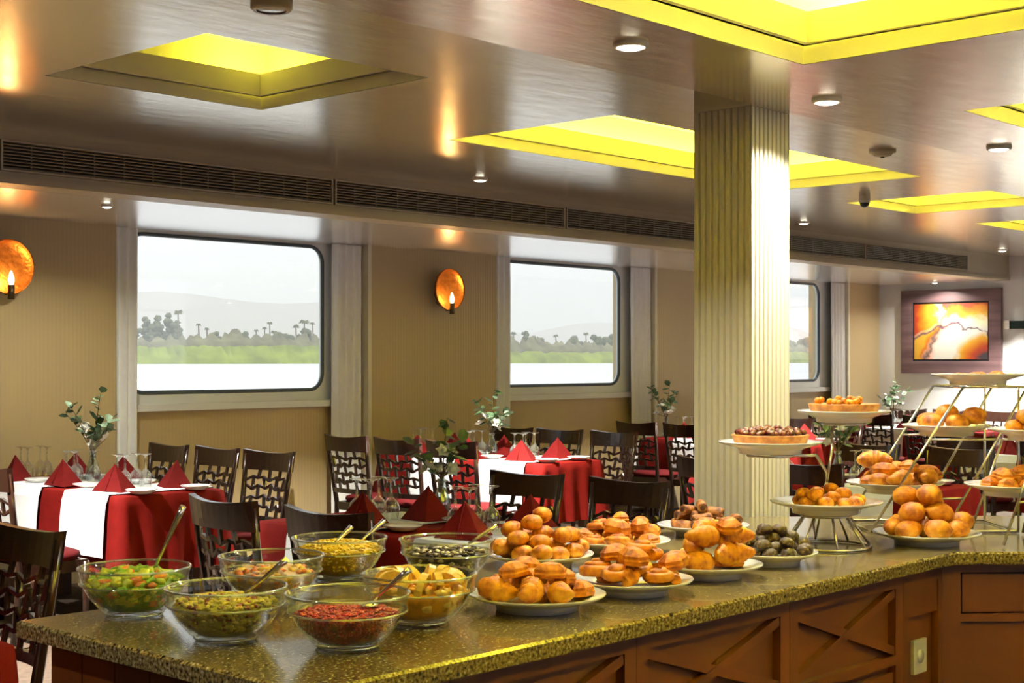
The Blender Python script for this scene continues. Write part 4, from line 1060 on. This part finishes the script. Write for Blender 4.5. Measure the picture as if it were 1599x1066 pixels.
CP = [((839, 951), .158, ('croissant', 'puff', 'croissant'), [(.66, 7, 0), (.12, 2, 0), (.36, 4, 1)], 0.036, 'on the plate beside the orange slices', .92, 31),
      ((987, 926), .150, ('swirl', 'puff', 'swirl'), [(.64, 6, 0), (.05, 1, 0), (.34, 3, 1)], 0.034, 'on the plate of coiled swirls at the counter edge', 1.0, 32),
      ((1108, 901), .140, ('puff', 'croissant'), [(.62, 6, 0), (.05, 1, 0), (.32, 3, 1)], 0.034, 'on the plate beside the chocolate bites', .95, 33),
      ((1207, 881), .125, ('choc',), [(.74, 11, 0), (.40, 6, 0), (.0, 1, 0), (.5, 6, 1), (.1, 2, 1)], 0.025, 'piled on a white plate below the column', .95, 34),
      ((842, 884), .152, ('roll',), [(.70, 10, 0), (.30, 4, 0), (.48, 6, 1), (.1, 2, 1), (.1, 1, 2)], 0.036, 'on the plate beside the olives', .86, 35),
      ((966, 861), .155, ('puff', 'swirl'), [(.66, 7, 0), (.15, 2, 0), (.38, 4, 1)], 0.034, 'on the plate between the rolls and the column', .92, 36),
      ((1098, 836), .150, ('filled',), [(.62, 7, 0), (.2, 3, 0), (.34, 4, 1), (.0, 1, 2)], 0.032, 'on the plate at the foot of the column', .82, 37),
      ((1447, 849), .165, ('roll',), [(.64, 7, 0), (.12, 2, 0), (.36, 4, 1), (.0, 1, 2)], 0.042, 'on the plate in the bend of the counter', 1.15, 38)]
for (px, R, kinds, layers, hg, where, sc, seed) in CP:
    p = at_z(px[0], px[1], ZK)
    serving_plate(p, R, 'white plate loaded with %ss, %s' % (PN[kinds[0]], where.replace('on the plate ', '').replace('piled on a white plate ', '').replace('of coiled swirls ', '')))
    heap(p, R, kinds, layers, .07, hg, seed, where, sc)

# ------------------------------------------------------------------ tiered stands
def depth_of(px, py): return (ZK - EYE) * F / (YH - py)
# stand with spreading foot, three raised plates
dA = 4.42; cA = at_d(1290, 564, dA); cA.z = ZK
sA = tag(empty('tiered_stand', cA), 'steel wire stand with a spreading foot and curved arms, holding a pie', 'cake stand', 'wire stands on the buffet')
zA = at_d(1283, 800, dA).z - .002
ring = lambda R, z, n=28: [(R * math.cos(2 * PI * k / n), R * math.sin(2 * PI * k / n), z) for k in range(n)]
MB().tube(ring(.135, .006), .005, 6, True).build('foot_ring', 'chrome', sA)
MB().tube(ring(.075, zA - ZK - .006), .004, 6, True).build('plate_ring', 'chrome', sA)
for k in range(8):
    a = 2 * PI * k / 8; MB().tube([(.135 * math.cos(a), .135 * math.sin(a), .006), (.07 * math.cos(a), .07 * math.sin(a), zA - ZK - .006)], .004, 6).build('spoke', 'chrome', sA)
plA = Vector((cA.x, cA.y, zA))
dP, dQ = 4.46, 4.72
pie = at_d(1203, 708, dP); qui = at_d(1318, 659, dQ)
post = Vector((cA.x, cA.y, 0)) + Vector((CT, ST, 0)) * .19
jn = at_d(1291, 752, (post.x * CT + post.y * ST))
def loc_(v): return Vector(v) - cA
MB().tube([loc_((cA.x + CT * .135, cA.y + ST * .135, ZK + .006)), loc_((post.x, post.y, ZK + .05)), loc_(jn)], .005, 7).build('post', 'chrome', sA)
pr_ = pie + Vector((ST, -CT, 0)) * .10
MB().tube([loc_(jn), loc_(jn + Vector((0, 0, .03))), loc_(jn.lerp(pr_, .45) + Vector((0, 0, .045))), loc_(pr_ + Vector((0, 0, -.006))), loc_(pie + Vector((0, 0, -.006)))], .005, 7).build('arm', 'chrome', sA)
MB().tube([loc_(jn), loc_(jn.lerp(qui, .3) + Vector((0, 0, .05))), loc_(Vector((qui.x, qui.y, qui.z - .006)) - Vector((ST, -CT, 0)) * .04)], .005, 7).build('arm', 'chrome', sA)
for c in (pie, qui): MB().tube([loc_(c + Vector((.07 * math.cos(2 * PI * k / 24), .07 * math.sin(2 * PI * k / 24), -.006))) for k in range(24)], .004, 6, True).build('plate_ring', 'chrome', sA)
serving_plate(plA, .17, 'white plate of small golden puffs on the low foot of the wire stand')
heap(plA, .17, ('roll',), [(.55, 9, 0), (.22, 4, 0), (.34, 4, 1)], .05, 0.028, 41, 'on the low plate of the wire stand', .72)
def tart(p, R, Rp, nm, label, fillm, bits, seed):
    r = tag(empty(nm, (p[0], p[1], p[2] + .001 + plate_height(R * .9, Rp))), label, 'pie'); q = random.Random(seed)
    b = MB(); n = 40; vv = []; pr = [(.001, 0), (R * .9, 0), (R, .030), (R * 1.01, .036), (R * .95, .037), (R * .93, .028), (.001, .028)]
    for ri, (rr_, z) in enumerate(pr):
        for k in range(n):
            a = 2 * PI * k / n; f = 1 + (.022 * math.sin(k * 2 * PI / 2.0) if ri in (2, 3) else 0) ; vv.append((rr_ * f * math.cos(a), rr_ * f * math.sin(a), z))
    b.add(vv, [(i * n + k, i * n + (k + 1) % n, (i + 1) * n + (k + 1) % n, (i + 1) * n + k) for i in range(len(pr) - 1) for k in range(n)], True)
    b.build('crust', 'tart', r)
    MB().lathe([(R * .93, .027), (R * .5, .033), (.001, .035)], 30).build('filling', fillm, r)
    b = MB()
    for k in range(bits):
        a = q.uniform(0, 6.28); rr_ = R * .86 * math.sqrt(q.random()); b.blob((rr_ * math.cos(a), rr_ * math.sin(a), .038 + .02 * q.random() * (1 - (rr_ / R) ** 2)), .013, .011, .010, 7, 5, .15, q)
    b.build('topping', fillm, r)['kind'] = 'stuff'
serving_plate(pie, .16, 'white plate under the glazed berry pie on the wire stand')
tart(pie, .118, .16, 'berry_pie', 'round pie topped with dark glazed berries, raised before the column', 'berry', 150, 3)
serving_plate(qui, .15, 'white plate under the flat golden tart on the wire stand')
tart(qui, .115, .15, 'flat_tart', 'flat golden tart with a rippled crust high on the wire stand', 'golden', 24, 4)
# leaning stand with three steps
dB = 4.95; cB = at_d(1455, 564, dB); cB.z = ZK
sB = tag(empty('tiered_stand', cB), 'leaning steel stand with three stepped plates, its top plate before the painting', 'cake stand', 'wire stands on the buffet')
dep = Vector((CT, ST, 0))
for off in (-.17, .17):
    for (a, c) in (((1480, 603), (1340, 818)), ((1576, 603), (1453, 818)), ((1563, 603), (1563, 818))):
        A_, C_ = at_d(*a, dB) + dep * off, at_d(*c, dB) + dep * off; C_.z = ZK + .006
        MB().tube([A_ - cB, C_ - cB], .0045, 7).build('rod', 'chrome', sB)
for px0, py, px1 in ((1480, 603, 1576), (1340, 818, 1563)):
    A_, C_ = at_d(px0, py, dB), at_d(px1, py, dB)
    if py > 700: A_.z = C_.z = ZK + .006
    cs = [A_ - dep * .17, C_ - dep * .17, C_ + dep * .17, A_ + dep * .17]
    MB().tube([v - cB for v in cs], .0045, 7, True).build('rail', 'chrome', sB)
def rodx(k, py): x0, x1 = ((1480, 1340), (1576, 1453))[k]; return x0 + (x1 - x0) * (py - 603) / 215
def tier(py, pxc, R, stand, c0, d, label, lowrail=True):
    p = at_d(pxc, py, d)
    for off in (-.17, .17):
        a, c = at_d(rodx(0, py + 8), py + 8, d) + dep * off, at_d(rodx(1, py + 8), py + 8, d) + dep * off
        MB().tube([a - c0, c - c0], .004, 6).build('crossbar', 'chrome', stand)
    p.z = at_d(pxc, py + 8, d).z + .0045
    serving_plate(p, R, label); return p
tB = at_d(1527, 603, dB); tB.z += .005
serving_plate(tB, .155, 'white plate of pastry pieces on the top of the leaning stand'); heap(tB, .155, ('puff',), [(.5, 6, 0), (.1, 1, 0)], .05, 0.02, 51, 'on the top plate of the leaning stand', .62)
mB = tier(674, 1478, .15, sB, cB, dB, 'white plate of large rolls on the middle step of the leaning stand'); heap(mB, .15, ('roll',), [(.52, 5, 0), (.0, 1, 1)], .05, 0.032, 52, 'on the middle plate of the leaning stand', 1.12)
lB = tier(763, 1398, .165, sB, cB, dB, 'white plate of croissants on the lowest step of the leaning stand'); heap(lB, .165, ('croissant', 'roll', 'puff'), [(.62, 7, 0), (.15, 2, 0), (.34, 3, 1)], .05, 0.036, 53, 'on the lowest plate of the leaning stand', 1.0)
# stand cut by the picture edge
dC = 4.58; cC = at_d(1600, 564, dC); cC.z = ZK
sC = tag(empty('tiered_stand', cC), 'two-step leaning steel stand at the outer end of the counter', 'cake stand', 'wire stands on the buffet')
for off in (-.16, .16):
    for (a, c) in (((1592, 690), (1540, 834)), ((1660, 690), (1625, 834))):
        A_, C_ = at_d(*a, dC) + dep * off, at_d(*c, dC) + dep * off; C_.z = ZK + .006
        MB().tube([A_ - cC, C_ - cC], .0045, 7).build('rod', 'chrome', sC)
    for py in (690, 776):
        f = (py - 690) / 144; a, c = at_d(1592 - 52 * f, py, dC) + dep * off, at_d(1660 - 35 * f, py, dC) + dep * off
        MB().tube([a - cC, c - cC], .004, 6).build('crossbar', 'chrome', sC)
u = at_d(1620, 690, dC); u.z += .005; serving_plate(u, .15, 'white plate of rolls on the upper step of the two-step stand'); heap(u, .15, ('roll',), [(.58, 6, 0), (.1, 1, 0), (.2, 2, 1)], .05, 0.036, 54, 'on the upper plate of the two-step stand', .95)
u = at_d(1582, 776, dC); u.z += .005; serving_plate(u, .15, 'white plate of puff pastries on the lower step of the two-step stand'); heap(u, .15, ('puff',), [(.58, 6, 0), (.1, 1, 0), (.2, 2, 1)], .05, 0.036, 55, 'on the lower plate of the two-step stand', .95)
